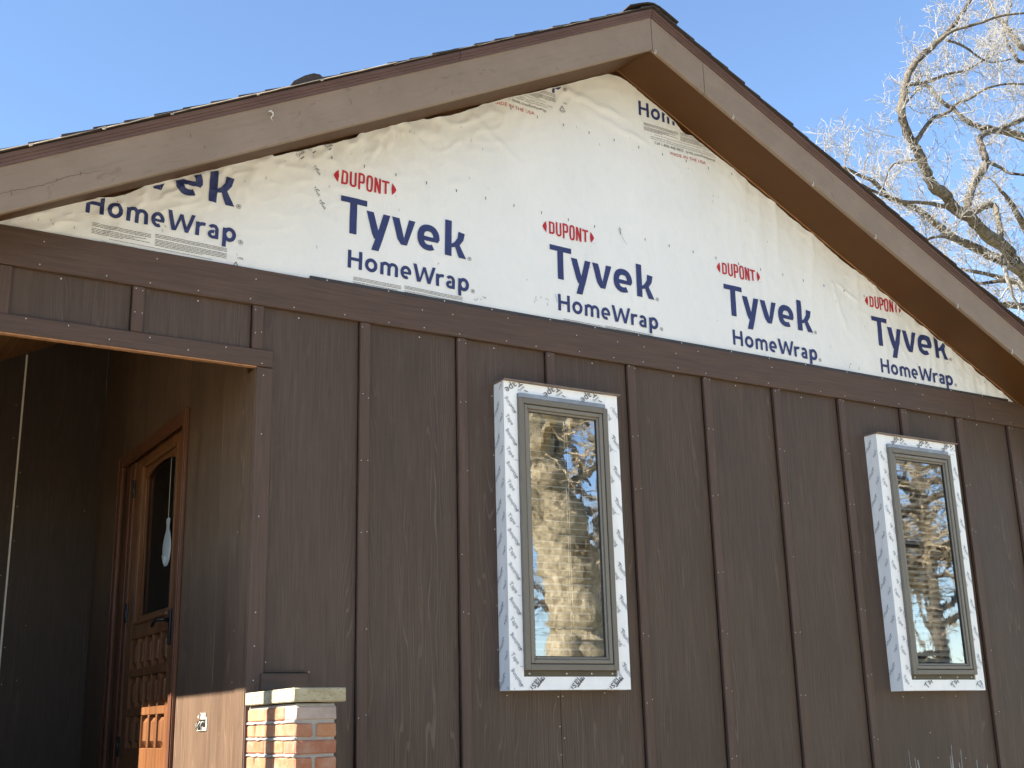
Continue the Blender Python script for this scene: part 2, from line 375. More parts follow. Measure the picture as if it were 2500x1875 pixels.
RX = 2.465                                   # ridge line
BB = 3.334                                   # underside of the belt board
def zs(x):                                   # soffit line on the wall
    return 3.5128 + 0.497 * (x + 0.517) if x < RX else 3.515 - 0.497 * (x - 5.442)
def zf(x):                                   # lower edge of the rake board
    return 4.955 + 0.5126 * (x - RX) if x < RX else 4.955 - 0.489 * (x - RX)
YF = -0.318                                  # front of the rake board
XL, XR = -1.234, 6.15                        # eaves
FASC, TRIM = 0.190, 0.042
BAT = [-0.505, -0.005, 0.491, 0.982, 1.466, 1.951, 2.433, 2.921, 3.407, 3.895, 4.400, 4.884, 5.358, 5.846]
BW = 0.048
W1 = dict(x0=1.665, x1=2.306, z0=1.754, z1=3.135)
W2 = dict(x0=4.092, x1=4.748, z0=1.738, z1=3.135)
PY = 0.012                                   # face of the siding panels
HOLES = [(w['x0'] + 0.07, w['x1'] - 0.07, w['z0'] + 0.08, w['z1'] - 0.07) for w in (W1, W2)]

# siding panels, bay by bay, with the window openings left out
def bay(*rects):
    """one panel: the rectangles of a bay less the window openings, as one flush board"""
    m = MB()
    def piece(x0, x1, z0, z1):
        if x1 - x0 > 0.004 and z1 - z0 > 0.004: m.box(x0, x1, PY, PY + 0.022, z0, z1)
    for (x0, x1, z0, z1) in rects:
        for hx0, hx1, hz0, hz1 in HOLES:
            if x1 > hx0 and x0 < hx1 and z1 > hz0 and z0 < hz1:
                a, b = max(hz0, z0), min(hz1, z1)
                piece(x0, x1, hz1, z1); piece(x0, x1, z0, hz0); piece(x0, hx0, a, b); piece(hx1, x1, a, b)
                break
        else: piece(x0, x1, z0, z1)
    if m.v: part(m, 'siding_panel', M['siding'])
TOPZ = BB + 0.02
for i in range(len(BAT) - 1):
    x0, x1 = BAT[i] + BW / 2, BAT[i + 1] - 0.0035
    if i < 2: bay((x0 - (0.6 if i == 0 else 0), x1, 3.10, TOPZ))
    elif i == 2: bay((0.588, x1, 0.25, TOPZ)); bay((x0, 0.5872, 3.13, TOPZ))
    elif i == 4: bay((x0, x1, 3.0, TOPZ), (x0, 1.9765, 0.25, 3.0))
    elif i == 5: bay((x0, x1, 3.0, TOPZ), (1.9795, x1, 0.25, 3.0))
    elif i == 9: bay((x0, x1, 3.0, TOPZ), (x0, BAT[11] - 0.0035, 0.25, 3.0))
    elif i == 10: bay((x0, x1, 3.0, TOPZ))
    else: bay((x0 + 0.0008, x1 - 0.0008, 0.25, TOPZ))
# sheathing behind, so the joints read dark, and foundation strip
m = MB()
for (a, b, c, d) in [(0.59, HOLES[0][0] - 0.002, 0.25, 3.33), (HOLES[0][1] + 0.002, HOLES[1][0] - 0.002, 0.25, 3.33), (HOLES[1][1] + 0.002, 6.0, 0.25, 3.33),
                     (HOLES[0][0] - 0.002, HOLES[0][1] + 0.002, 0.25, HOLES[0][2] - 0.002), (HOLES[0][0] - 0.002, HOLES[0][1] + 0.002, HOLES[0][3] + 0.002, 3.33),
                     (HOLES[1][0] - 0.002, HOLES[1][1] + 0.002, 0.25, HOLES[1][2] - 0.002), (HOLES[1][0] - 0.002, HOLES[1][1] + 0.002, HOLES[1][3] + 0.002, 3.33)]:
    m.box(a, b, PY + 0.0225, 0.13, c, d)
m.box(XL + 0.1, 0.586, PY + 0.0225, 0.045, 3.075, 3.33)
part(m, 'wall_sheathing', M['dark_wood'])
m = MB()
n = 60
poly = [(XL + 0.12, 3.3305)] + [(XL + 0.12 + (XR - XL - 0.24) * i / n, zs(XL + 0.12 + (XR - XL - 0.24) * i / n) + 0.02) for i in range(n + 1)] + [(XR - 0.12, 3.3305)]
poly = [p for p in poly if p[1] >= 3.33]
m.prism(poly, lambda u, v, t: (u, t, v), 0.030, 0.13)
part(m, 'gable_sheathing', M['dark_wood'])
m = MB().box(0.50, 6.0, 0.03, 0.18, -0.3, 0.25); part(m, 'foundation', M['concrete'])

# battens
for i, x in enumerate(BAT):
    xx = x + random.uniform(-0.001, 0.001)
    if i == 0: z0, z1 = 3.136, BB
    elif i <= 2: z0, z1 = 3.1405, BB
    elif i == 5: z0, z1 = W1['z1'] + 0.008, BB
    elif i == 10: z0, z1 = W2['z1'] + 0.008, BB
    else: z0, z1 = 0.22, BB
    m = MB(); m.cbox(xx, xx + BW, -0.009, PY - 0.0005, z0, z1 - 0.0015, 0.003)
    part(m, 'batten', M['trim'])
# belt boards (joint towards the right end), header, corner board
for (a, b) in [(XL + 0.13, 5.0445), (5.0475, 6.0)]:
    m = MB().cbox(a, b, -0.014, PY + 0.01, BB, 3.4915, 0.003); part(m, 'belt_board', M['trim_h'])
m = MB().cbox(0.742, 5.40, -0.006, 0.004, 3.470, 3.508, 0.001)
part(m, 'belt_flashing', M['flash_dark'], label='charcoal flashing strip along the top of the belt board')
m = MB().cbox(XL + 0.13, 0.584, -0.014, PY + 0.008, 3.066, 3.1395, 0.003); part(m, 'header_trim', M['trim_h'])
m = MB().box(XL + 0.13, 0.514, -0.012, 0.014, 3.0605, 3.0655); part(m, 'header_edge', M['raw_edge'], label='raw orange underside of the porch header')
m = MB().cbox(0.516, 0.5865, -0.008, 0.030, 0.25, 3.0655, 0.003); part(m, 'corner_board', M['trim'])
m = MB().cbox(0.5125, 0.5155, -0.004, 0.115, 0.25, 3.0600, 0.001); part(m, 'corner_return', M['porch_siding'])
m = MB().cbox(0.575, 0.767, -0.020, PY - 0.0005, 1.762, 1.826, 0.002)
m.box(0.574, 0.768, -0.004, PY - 0.0005, 1.833, 1.836)
part(m, 'mounting_block', M['trim_h'], label='small brown block with a dark slot above the brick pillar')
m = MB().box(0.577, 0.765, 0.004, PY - 0.0006, 1.8265, 1.8325); part(m, 'slot', M['seal'])

# ------------------------------------------------------------------ house wrap with its wrinkles
def wrap_d(x, z):
    """how far the sheet bellies out from the wall, metres"""
    e = zs(x) - z                                            # distance below the soffit
    n1 = fbm(x * 2.1, 3.1, z * 1.6, 3) * 0.0022
    ov = 1 - abs(noise.noise(Vector((x * 13 + 3 * noise.noise(Vector((x * 2, 6, z * 2))), z * 7, 2.3)))) * 2.2
    n1 += 0.0016 * max(ov, 0) ** 2 + 0.0007 * noise.noise(Vector((x * 31, z * 24, 8.0)))
    edge = math.exp(-max(e, 0) / 0.16)
    left = max(0.0, min(1.0, (2.6 - x) / 1.2))
    crum = 1 - abs(noise.noise(Vector((x * 9.0 + 2 * noise.noise(Vector((x * 3, 1, z * 3))), z * 9.5, 4.2)))) * 2.0
    crum2 = 1 - abs(noise.noise(Vector((x * 17 + z * 6, z * 13 - x * 5, 9.1)))) * 2.0
    c = (0.0110 * max(crum, 0) ** 2 + 0.0055 * max(crum2, 0) ** 2) * edge * (0.35 + 0.9 * left)
    # hanging folds under the right slope
    right = max(0.0, min(1.0, (x - 2.7) / 0.6))
    fold = 1 - abs(noise.noise(Vector((x * 10.0 + 0.35 * fbm(x, 7, z * 2, 2), z * 1.1, 1.7)))) * 2.0
    c += 0.0120 * max(fold, 0) ** 2 * right * math.exp(-max(e, 0) / 0.34)
    # a few long creases
    for (ax, az, bx, bz, h, w) in CREASE:
        dx, dz = bx - ax, bz - az; L = math.hypot(dx, dz)
        t = ((x - ax) * dx + (z - az) * dz) / (L * L); s = ((x - ax) * dz - (z - az) * dx) / L
        if -0.05 < t < 1.05:
            s += 0.010 * noise.noise(Vector((t * 6, ax, az)))
            c += 1.5 * h * math.exp(-(s / w) ** 2) * max(0, 1 - abs(2 * t - 1) ** 3)
    return n1 + c
CREASE = [(1.45, 4.60, 1.86, 4.28, 0.005, 0.010), (1.10, 4.42, 1.30, 4.25, 0.006, 0.012), (1.35, 4.52, 1.42, 4.25, 0.006, 0.013),
          (0.70, 4.12, 0.78, 3.80, 0.004, 0.010), (0.05, 3.70, 0.30, 3.92, 0.003, 0.010), (2.05, 4.80, 2.55, 4.72, 0.006, 0.016),
          (2.2, 4.72, 2.7, 4.60, 0.004, 0.014), (3.95, 4.05, 4.05, 3.72, 0.004, 0.012), (3.97, 4.06, 3.80, 3.90, 0.004, 0.010),
          (3.98, 4.05, 4.15, 3.95, 0.004, 0.010), (0.55, 3.98, 0.40, 4.05, 0.004, 0.010), (4.35, 3.95, 4.55, 3.60, 0.003, 0.011)]
WY = 0.008
def wrap_top(x):
    gap = 0.006 + 0.006 * max(0, fbm(x * 3.3, 0.3, 5.0, 3)) + 0.0018 * noise.noise(Vector((x * 21, 2, 0)))
    if 1.30 < x < 1.62: gap += 0.016 * math.sin((x - 1.30) / 0.32 * math.pi) ** 0.5       # torn gaps under the rake
    if -0.16 < x < 0.02: gap += 0.014 * math.sin((x + 0.16) / 0.18 * math.pi)
    if 0.55 < x < 0.95: gap += 0.012
    if 2.86 < x < 2.97: gap += 0.022 * math.sin((x - 2.86) / 0.11 * math.pi)
    z = zs(x) - gap
    return min(z, 4.965 - 0.9 * max(0, abs(x - RX + 0.02) - 0.05) ** 1.0 * 0.35)
m = MB(); NXW, NZW = 470, 96
x0, x1 = -0.60, 5.47
cols = []
for i in range(NXW + 1):
    x = x0 + (x1 - x0) * i / NXW
    zt = max(wrap_top(x), 3.4796); c = []
    for j in range(NZW + 1):
        z = 3.479 + (zt - 3.479) * j / NZW
        c.append((x, WY - wrap_d(x, z) - 0.001, z))
    cols.append(c)
vs = [p for c in cols for p in c]; k = NZW + 1
m.add(vs, [(i * k + j, (i + 1) * k + j, (i + 1) * k + j + 1, i * k + j + 1) for i in range(NXW) for j in range(NZW)], True)
wrap = part(m, 'house_wrap', M['wrap'], fix=False, label='wrinkled white printed house wrap on the gable')

# ---- printed lettering, laid on the wrinkled sheet
def clip_grid(polys, step=0.022, clip=None):
    """2D polygons (u, v, layer) cut into small cells, so that they follow the sheet"""
    bm = bmesh.new()
    for poly, lay in polys:
        try: bm.faces.new([bm.verts.new((u, v, lay)) for u, v in poly])
        except ValueError: pass
    bmesh.ops.triangulate(bm, faces=[f for f in bm.faces if len(f.verts) > 4])
    if clip:
        for co, no in clip:
            bmesh.ops.bisect_plane(bm, geom=bm.verts[:] + bm.edges[:] + bm.faces[:], plane_co=co, plane_no=no, clear_outer=True)
    if step and bm.verts:
        us = [v.co.x for v in bm.verts]; vv = [v.co.y for v in bm.verts]
        for a in range(int(min(us) / step) - 1, int(max(us) / step) + 2):
            bmesh.ops.bisect_plane(bm, geom=bm.verts[:] + bm.edges[:] + bm.faces[:], plane_co=(a * step, 0, 0), plane_no=(1, 0, 0))
        for a in range(int(min(vv) / step) - 1, int(max(vv) / step) + 2):
            bmesh.ops.bisect_plane(bm, geom=bm.verts[:] + bm.edges[:] + bm.faces[:], plane_co=(0, a * step, 0), plane_no=(0, 1, 0))
    bm.verts.index_update()
    out = ([tuple(v.co) for v in bm.verts], [tuple(v.index for v in f.verts) for f in bm.faces]); bm.free(); return out
def strip(pts, w):
    """polyline -> list of quads of width w"""
    q = []; L = []; n = len(pts)
    for i, (u, v) in enumerate(pts):
        a = pts[max(i - 1, 0)]; b = pts[min(i + 1, n - 1)]; dx, dy = b[0] - a[0], b[1] - a[1]; l = math.hypot(dx, dy) or 1
        nx, ny = -dy / l, dx / l; k = 1.0
        if 0 < i < n - 1:
            e = pts[i + 1]; ex, ey = e[0] - u, e[1] - v; el = math.hypot(ex, ey) or 1
            k = 1 / max(0.5, abs(-ey / el * nx + ex / el * ny))
        ww = (w[i] if isinstance(w, (list, tuple)) else w) / 2 * k
        L.append(((u + nx * ww, v + ny * ww), (u - nx * ww, v - ny * ww)))
    return [[L[i][0], L[i + 1][0], L[i + 1][1], L[i][1]] for i in range(n - 1)]
def arc(cx, cy, rx, ry, a0, a1, n=16):
    return [(cx + rx * math.cos(R(a0 + (a1 - a0) * i / n)), cy + ry * math.sin(R(a0 + (a1 - a0) * i / n))) for i in range(n + 1)]
def superarc(cx, cy, rx, ry, a0, a1, n=20, p=0.78):
    f = lambda t: math.copysign(abs(t) ** p, t)
    return [(cx + rx * f(math.cos(R(a0 + (a1 - a0) * i / n))), cy + ry * f(math.sin(R(a0 + (a1 - a0) * i / n)))) for i in range(n + 1)]
def glyphs_tyvek():
    P = []; L = [0]; lay = [0]
    def A(polys):
        lay[0] += 1
        for q in polys: P.append((q, lay[0] * 0.00012, L[0]))
    L[0] += 1; A([[(-.043, .313), (.085, .313), (.085, .341), (-.043, .341)]]); A([[(.002, .165), (.037, .165), (.037, .313), (.002, .313)]])
    L[0] += 1; A([[(.111, .108), (.147, .108), (.168, .172), (.202, .294), (.167, .294), (.146, .215), (.132, .172)]])
    A([[(.083, .294), (.119, .294), (.142, .212), (.150, .196), (.139, .165), (.124, .165), (.112, .190)]])
    L[0] += 1; A([[(.211, .294), (.248, .294), (.266, .226), (.258, .165), (.240, .190)], [(.266, .226), (.273, .200), (.288, .165), (.258, .165)]])
    A([[(.2735, .2005), (.297, .294), (.330, .294), (.2885, .1655)]])
    L[0] += 1; A(strip(superarc(.3995, .229, .0415, .049, -4, 302, 26, .86), [.033] * 20 + [.032, .031, .030, .029, .028, .028, .028]))
    A([[(.372, .213), (.450, .213), (.456, .232), (.372, .236)]])
    L[0] += 1; A([[(.486, .163), (.521, .163), (.521, .342), (.486, .342)]])
    A([[(.521, .226), (.536, .236), (.553, .262), (.557, .294), (.592, .290), (.584, .254), (.566, .229), (.545, .215), (.521, .208)]])
    A([[(.535, .226), (.563, .228), (.600, .163), (.560, .163)]])
    return P
def glyphs_home():
    P = []; L = [0]; lay = [0]; s = .0165
    def A(polys):
        lay[0] += 1
        for q in polys: P.append((q, lay[0] * 0.00012, L[0]))
    L[0] += 1; A(strip([(.008, 0), (.008, .086)], s)); A(strip([(.061, 0), (.061, .086)], s)); A(strip([(.016, .045), (.053, .045)], .0155))
    L[0] += 1; A(strip(arc(.1135, .0325, .0225, .0250, 0, 360, 26), s))
    L[0] += 1; A(strip([(.1665, 0), (.1665, .058)], s)); A(strip([(.1665, .040)] + arc(.184, .040, .0175, .017, 165, 10, 10) + [(.2015, .036), (.2015, 0)], .0155))
    A(strip([(.2015, .040)] + arc(.2205, .040, .0175, .017, 165, 10, 10) + [(.238, .036), (.238, 0)], .0155))
    L[0] += 1; A(strip(arc(.2855, .0325, .0200, .0250, -6, 300, 22), .0155)); A(strip([(.270, .030), (.311, .030)], .0115))
    L[0] += 1; A([[(.323, .086), (.340, .086), (.357, .020), (.352, 0), (.343, 0)]]); A([[(.352, .001), (.361, .001), (.388, .078), (.374, .078)]])
    A([[(.374, .077), (.388, .077), (.412, .001), (.397, .001)]]); A([[(.397, 0), (.412, 0), (.439, .086), (.423, .086)]])
    L[0] += 1; A(strip([(.4495, 0), (.4495, .060)], s)); A(strip([(.4495, .036)] + arc(.474, .034, .024, .021, 150, 70, 8), .0145))
    L[0] += 1; A(strip(arc(.516, .040, .0165, .0165, 150, 0, 12) + [(.5325, .020), (.5325, 0)], .0150)); A(strip(arc(.5165, .0185, .0155, .0125, 75, 345, 16), .0140))
    A(strip([(.524, .031), (.5325, .0335)], .013))
    L[0] += 1; A(strip([(.5655, -.026), (.5655, .060)], s)); A(strip(arc(.5865, .0325, .0205, .0245, 160, -160, 22), s))
    return P
def glyphs_dupont():
    P = []; L = [0]; lay = [0]; c = .430; s = .0100
    def A(polys):
        lay[0] += 1
        for q in polys: P.append((q, lay[0] * 0.00012, L[0]))
    L[0] += 1; A([[(-.083, c)] + [(-.083 + .022 * t, c - .030 * t ** .7) for t in (.25, .5, .75, 1)] + [(-.061 + .004, c)] + [(-.083 + .022 * t, c + .030 * t ** .7) for t in (1, .75, .5, .25)]])
    L[0] += 1; A([[(.229, c)] + [(.229 - .022 * t, c + .030 * t ** .7) for t in (.25, .5, .75, 1)] + [(.203, c)] + [(.229 - .022 * t, c - .030 * t ** .7) for t in (1, .75, .5, .25)]])
    xs = [-.045, -.004, .037, .077, .117, .157]; hs = [.033, .0375, .041, .041, .0375, .033]; w = .033
    def box(i): x = xs[i]; return x + s / 2, x + w - s / 2, c - hs[i] + s / 2, c + hs[i] - s / 2
    L[0] += 1; l, r, b, t = box(0); A(strip([(l, b - s / 2), (l, t + s / 2)], s)); A(strip([(l, t), (r - .011, t)] + arc(r - .011, t - .011, .011, .011, 80, 10, 6) + [(r, t - .013), (r, b + .013)] + arc(r - .011, b + .011, .011, .011, -10, -80, 6) + [(r - .011, b), (l, b)], s))
    L[0] += 1; l, r, b, t = box(1); A(strip([(l, t + s / 2), (l, b + .012)] + arc((l + r) / 2, b + .012, (r - l) / 2, .012, 190, 350, 12) + [(r, b + .012), (r, t + s / 2)], s))
    L[0] += 1; l, r, b, t = box(2); A(strip([(l, b - s / 2), (l, t + s / 2)], s)); A(strip([(l, t), (r - .010, t)] + arc(r - .010, t - .010, .010, .010, 80, 10, 6) + [(r, t - .013), (r, c + .012)] + arc(r - .010, c + .005, .010, .010, -10, -80, 6) + [(r - .010, c - .004), (l, c - .004)], s))
    L[0] += 1; l, r, b, t = box(3); A(strip(superarc((l + r) / 2, c, (r - l) / 2, (t - b) / 2, 0, 360, 28, .6), s))
    L[0] += 1; l, r, b, t = box(4); A(strip([(l, b - s / 2), (l, t + s / 2)], s)); A(strip([(r, b - s / 2), (r, t + s / 2)], s)); A([[(l - s / 2, t + s / 2), (l + s / 2 + .001, t + s / 2), (r + s / 2, b - s / 2), (r - s / 2 - .001, b - s / 2)]])
    L[0] += 1; l, r, b, t = box(5); A(strip([(l - s / 2 - .002, t), (r + s / 2 + .002, t)], s)); A(strip([((l + r) / 2, b - s / 2), ((l + r) / 2, t - s / 2)], s))
    return P
def reg_mark(cx, cy, r):
    P = [(q, .00012) for q in strip(arc(cx, cy, r, r, 0, 360, 20), r * .17)]
    k = r * .5
    P += [(q, .0002) for q in strip([(cx - k * .55, cy - k), (cx - k * .55, cy + k)], r * .22)]
    P += [(q, .0003) for q in strip([(cx - k * .55, cy + k * .9)] + arc(cx, cy + k * .42, k * .7, k * .48, 80, -80, 8) + [(cx - k * .55, cy - k * .06)], r * .2)]
    P += [(q, .0004) for q in strip([(cx, cy - k * .05), (cx + k * .7, cy - k)], r * .22)]
    return P
_tx = {}
def text2d(s):
    """outline of a short text with the built-in font, unit size, as polygons"""
    if s not in _tx:
        cu = D.curves.new('t', 'FONT'); cu.body = s; cu.size = 1.0; cu.resolution_u = 2
        o = D.objects.new('t', cu); COL.objects.link(o)
        dg = bpy.context.evaluated_depsgraph_get(); me = o.evaluated_get(dg).to_mesh()
        vv = [(v.co.x, v.co.y) for v in me.vertices]; ff = [tuple(p.vertices) for p in me.polygons]
        o.evaluated_get(dg).to_mesh_clear(); D.objects.remove(o); D.curves.remove(cu); _tx[s] = (vv, ff)
    return _tx[s]
def text_polys(s, u, v, size, ang=0.0, lay=0.0002, width=None):
    vv, ff = text2d(s); ca, sa = math.cos(ang), math.sin(ang)
    sx = size if width is None else width / max(p[0] for p in vv)
    T = [(u + p[0] * sx * ca - p[1] * size * sa, v + p[0] * sx * sa + p[1] * size * ca) for p in vv]
    return [([T[i] for i in f], lay) for f in ff]
def fine_lines(u, v, w, n, pitch, h, seed, word=(0.006, 0.022)):
    """illegible small print: rows of short dashes"""
    rr = random.Random(seed); P = []
    for j in range(n):
        a = u; end = u + w * (1.0 if rr.random() < .7 else rr.uniform(.45, .95)); y = v - j * pitch
        while a < end:
            l = min(rr.uniform(*word), end - a)
            P.append(([(a, y), (a + l, y), (a + l, y + h), (a, y + h)], .0002)); a += l + h * 0.9
    return P
def print_on_wrap(polys, ox, oz, tilt, name, mat, clipx=None):
    """polys in logo space -> mesh following the sheet; cut off where the sheet ends"""
    ct, st = math.cos(tilt), math.sin(tilt)
    tp = [([(ox + u * ct - v * st, oz + u * st + v * ct) for u, v in q], l) for q, l in polys]
    nl, nr = Vector((-0.497, 1, 0)).normalized(), Vector((0.497, 1, 0)).normalized()
    clip = [((0, 3.487, 0), (0, -1, 0)), ((RX, 4.978, 0), tuple(nl)), ((RX, 4.978, 0), tuple(nr))]
    vs, fs = clip_grid(tp, 0.009 if (ox < 0.5 or oz > 4) and name != 'small_print' else 0.020, clip)
    if not fs: return
    keep = []
    for f in fs:
        cx = sum(vs[i][0] for i in f) / len(f); cz = sum(vs[i][1] for i in f) / len(f)
        if cz < wrap_top(cx) - 0.001: keep.append(f)
    if not keep: return
    m = MB(); m.add([(u, WY - wrap_d(u, v) - 0.0030 - l, v) for u, v, l in vs], keep)
    return part(m, name, mat, wrap)
GT_, GH_, GD_ = glyphs_tyvek(), glyphs_home(), glyphs_dupont()
FINE = fine_lines(.030, -.040, .233, 3, .0062, .0022, 1) + fine_lines(.030, -.063, .233, 4, .0062, .0022, 2) + \
       fine_lines(.281, -.034, .30, 3, .0062, .0022, 3) + fine_lines(.281, -.057, .30, 5, .0062, .0022, 4) + fine_lines(.10, -.094, .42, 1, .006, .0016, 5) + \
       text_polys('Meets the ASTM E1677 Type I Air Barrier requirements when installed as an air barrier according to DuPont  Tyvek  Installation Instructions.', .073, -.112, .0095, 0, .0002, .49) + \
       text_polys('Meets ICC-ES AC-38 Water Resistive Barrier & Air Barrier Material Requirements', .073, -.124, .0095, 0, .0002, .46)
CALL = text_polys('Call 1-800-448-9835  tyvek.com/homewrap', .097, -.148, .0235, 0, .0002, .427)
MADE = text_polys('MADE IN THE USA', .204, -.186, .0265, 0, .0002, .246)
USA = text_polys('USA', .628, -.068, .014) + [(q, .0002) for q in strip([(.606, -.112), (.623, -.083), (.640, -.112), (.606, -.112)], .003)] + \
      [(q, .0003) for q in strip([(.623, -.104), (.623, -.096)], .002)] + fine_lines(.610, -.120, .026, 1, .004, .002, 8)
REG = reg_mark(.619, .170, .0095) + reg_mark(.637, .010, .0095)
TM = text_polys('TM', .222, .398, .006)
rows = [(-.208, 3.610, -.022), (.920, 3.581, -.022), (2.037, 3.560, -.016), (3.158, 3.546, -.014), (4.285, 3.539, -.012)]
rows += [(1.487, 4.787, -.020), (2.606, 4.769, -.014)]
for (ox, oz, tl) in rows:
    for G, nm, mt in ((GT_, 'printed_letter', 'ink_navy'), (GH_, 'printed_letter', 'ink_navy'), (GD_, 'printed_logo_letter', 'ink_red')):
        for k in range(1, max(q[2] for q in G) + 1):
            print_on_wrap([q[:2] for q in G if q[2] == k], ox, oz, tl, nm, M[mt])
    for G, mt in ((REG + TM + USA + FINE + CALL, 'ink_grey'), (MADE, 'ink_red')):
        o = print_on_wrap(G, ox, oz, tl, 'small_print', M[mt])
        if o: o['kind'] = 'stuff'
# fastener marks in rows, stray staples, scuffs
P = []
def mark(x, z, w, h, a=0.0):
    ca, sa = math.cos(a), math.sin(a)
    P.append(([(x + u * ca - v * sa, z + u * sa + v * ca) for u, v in ((-w, -h), (w, -h), (w, h), (-w, h))], .0004))
for k in range(-8, 28): mark(.834 + .1605 * k, 4.092 - .0045 * k, .0021, .0075)
for k in range(0, 14): mark(1.79 + .1605 * k, 4.590 - .0035 * k, .0021, .0075)
rr = random.Random(5)
for k in range(55):
    x = rr.uniform(-.4, 5.2); z = rr.uniform(3.52, zs(x) - 0.03)
    mark(x, z, .0008, rr.uniform(.003, .008), rr.uniform(-.6, .6))
for (cx, cz) in [(1.62, 3.545), (2.02, 3.60), (4.05, 3.56), (4.80, 3.56), (1.93, 3.58)]:
    for k in range(4):
        a0 = rr.uniform(0, 360); P += [(q, .0005) for q in strip(arc(cx + rr.uniform(-.06, .06), cz + rr.uniform(-.02, .03), rr.uniform(.006, .022), rr.uniform(.008, .026), a0, a0 + rr.uniform(30, 130), 6), .0016)]
P += [(q, .0005) for q in strip([(2.438, 4.078), (2.440, 4.050)], .003)] + [(q, .0006) for q in strip([(2.442, 4.05), (2.455, 4.02), (2.480, 3.99)], .0012)] + \
     [(q, .0005) for q in strip(arc(2.438, 4.062, .010, .008, 0, 300, 10), .0012)]
print_on_wrap(P, 0, 0, 0, 'fastener_mark', M['ink_grey'])['kind'] = 'stuff'
# small tape prints on the patched strip under the left rake
P = []
for (x, z, a) in [(.60, 4.075, 45), (.645, 4.125, 45), (.725, 4.098, 48), (.735, 4.140, 40), (.668, 4.055, 40), (.745, 4.030, -50), (.748, 3.930, -55), (.775, 3.872, -50), (.80, 4.13, 30)]:
    s = 'Tyvek'
    P += text_polys(s, x, z, .020, R(a)) + [(q, .0003) for q in strip([(x + .018, z - .004), (x + .032, z + .010 * math.copysign(1, a))], .004)]
print_on_wrap(P, 0, 0, 0, 'tape_print', M['ink_grey'])['kind'] = 'stuff'

# ------------------------------------------------------------------ roof
def along(side):
    return (XL, RX) if side < 0 else (RX, XR)
def rake_board(name, mat, x0, x1, dz0, dz1, y0, y1, chamfer=True):
    m = MB(); k = 24; b = 0.003
    prof = [(y1, dz0), (y0 + b, dz0), (y0, dz0 + b), (y0, dz1 - b), (y0 + b, dz1), (y1, dz1)]
    n = len(prof); vs = []
    for i in range(k + 1):
        x = x0 + (x1 - x0) * i / k
        for (y, dz) in prof: vs.append((x, y, zf(x) + dz))
    fs = [(i * n + j, i * n + (j + 1) % n, (i + 1) * n + (j + 1) % n, (i + 1) * n + j) for i in range(k) for j in range(n)]
    fs += [tuple(range(n)), tuple(k * n + j for j in range(n))]
    m.add(vs, fs); return part(m, name, mat)
fl1 = rake_board('fascia_board', M['fascia_l'], XL, RX - 0.0022, 0, FASC, YF, YF + 0.022)
fr1 = rake_board('fascia_board', M['fascia_r'], RX + 0.0022, 2.7985, 0, FASC, YF + 0.001, YF + 0.022)
fr2 = rake_board('fascia_board', M['fascia_r'], 2.8015, XR, 0, FASC, YF, YF + 0.022)
# rake moulding: three stepped fillets above the fascia
for (x0, x1) in ((XL, 1.319), (1.3215, RX - 0.001), (RX + 0.001, XR)):
    m = MB(); k = 20; prof = [(YF + 0.03, FASC - 0.004), (YF - 0.006, FASC - 0.004), (YF - 0.006, FASC + 0.010), (YF - 0.011, FASC + 0.012), (YF - 0.011, FASC + 0.022), (YF - 0.017, FASC + 0.024), (YF - 0.017, FASC + TRIM), (YF + 0.03, FASC + TRIM)]
    n = len(prof); vs = []
    for i in range(k + 1):
        x = x0 + (x1 - x0) * i / k
        vs += [(x, y, zf(x) + dz) for y, dz in prof]
    m.add(vs, [(i * n + j, i * n + (j + 1) % n, (i + 1) * n + (j + 1) % n, (i + 1) * n + j) for i in range(k) for j in range(n)] + [tuple(range(n)), tuple(k * n + j for j in range(n))])
    part(m, 'rake_moulding', M['rake'])
# soffit under the rake overhang, from board to wall
for side in (-1, 1):
    a, b = along(side); m = MB(); k = 40; vs = []
    for i in range(k + 1):
        x = a + (b - a) * i / k
        for (y, z) in ((YF + 0.0225, zf(x) + 0.002), (0.032, zs(x) + 0.001), (0.032, zs(x) + 0.016), (YF + 0.0225, zf(x) + 0.017)): vs.append((x + (0.0008 * side), y, z))
    m.add(vs, [(i * 4 + j, i * 4 + (j + 1) % 4, (i + 1) * 4 + (j + 1) % 4, (i + 1) * 4 + j) for i in range(k) for j in range(4)] + [(0, 1, 2, 3), (k * 4, k * 4 + 1, k * 4 + 2, k * 4 + 3)])
    part(m, 'soffit_board', M['soffit'])
    # ragged bare edge strip where the soffit meets the wrap
    m = MB(); vs = []; k = 90
    for i in range(k + 1):
        x = a + (b - a) * i / k; w = 0.006 + 0.005 * noise.noise(Vector((x * 14, 3, 0)))
        vs += [(x, -0.010, zs(x) - 0.004), (x, -0.010 - w, zs(x) - 0.0035)]
    m.add(vs, [(2 * i, 2 * i + 2, 2 * i + 3, 2 * i + 1) for i in range(k)])
    part(m, 'soffit_edge', M['raw_edge'])
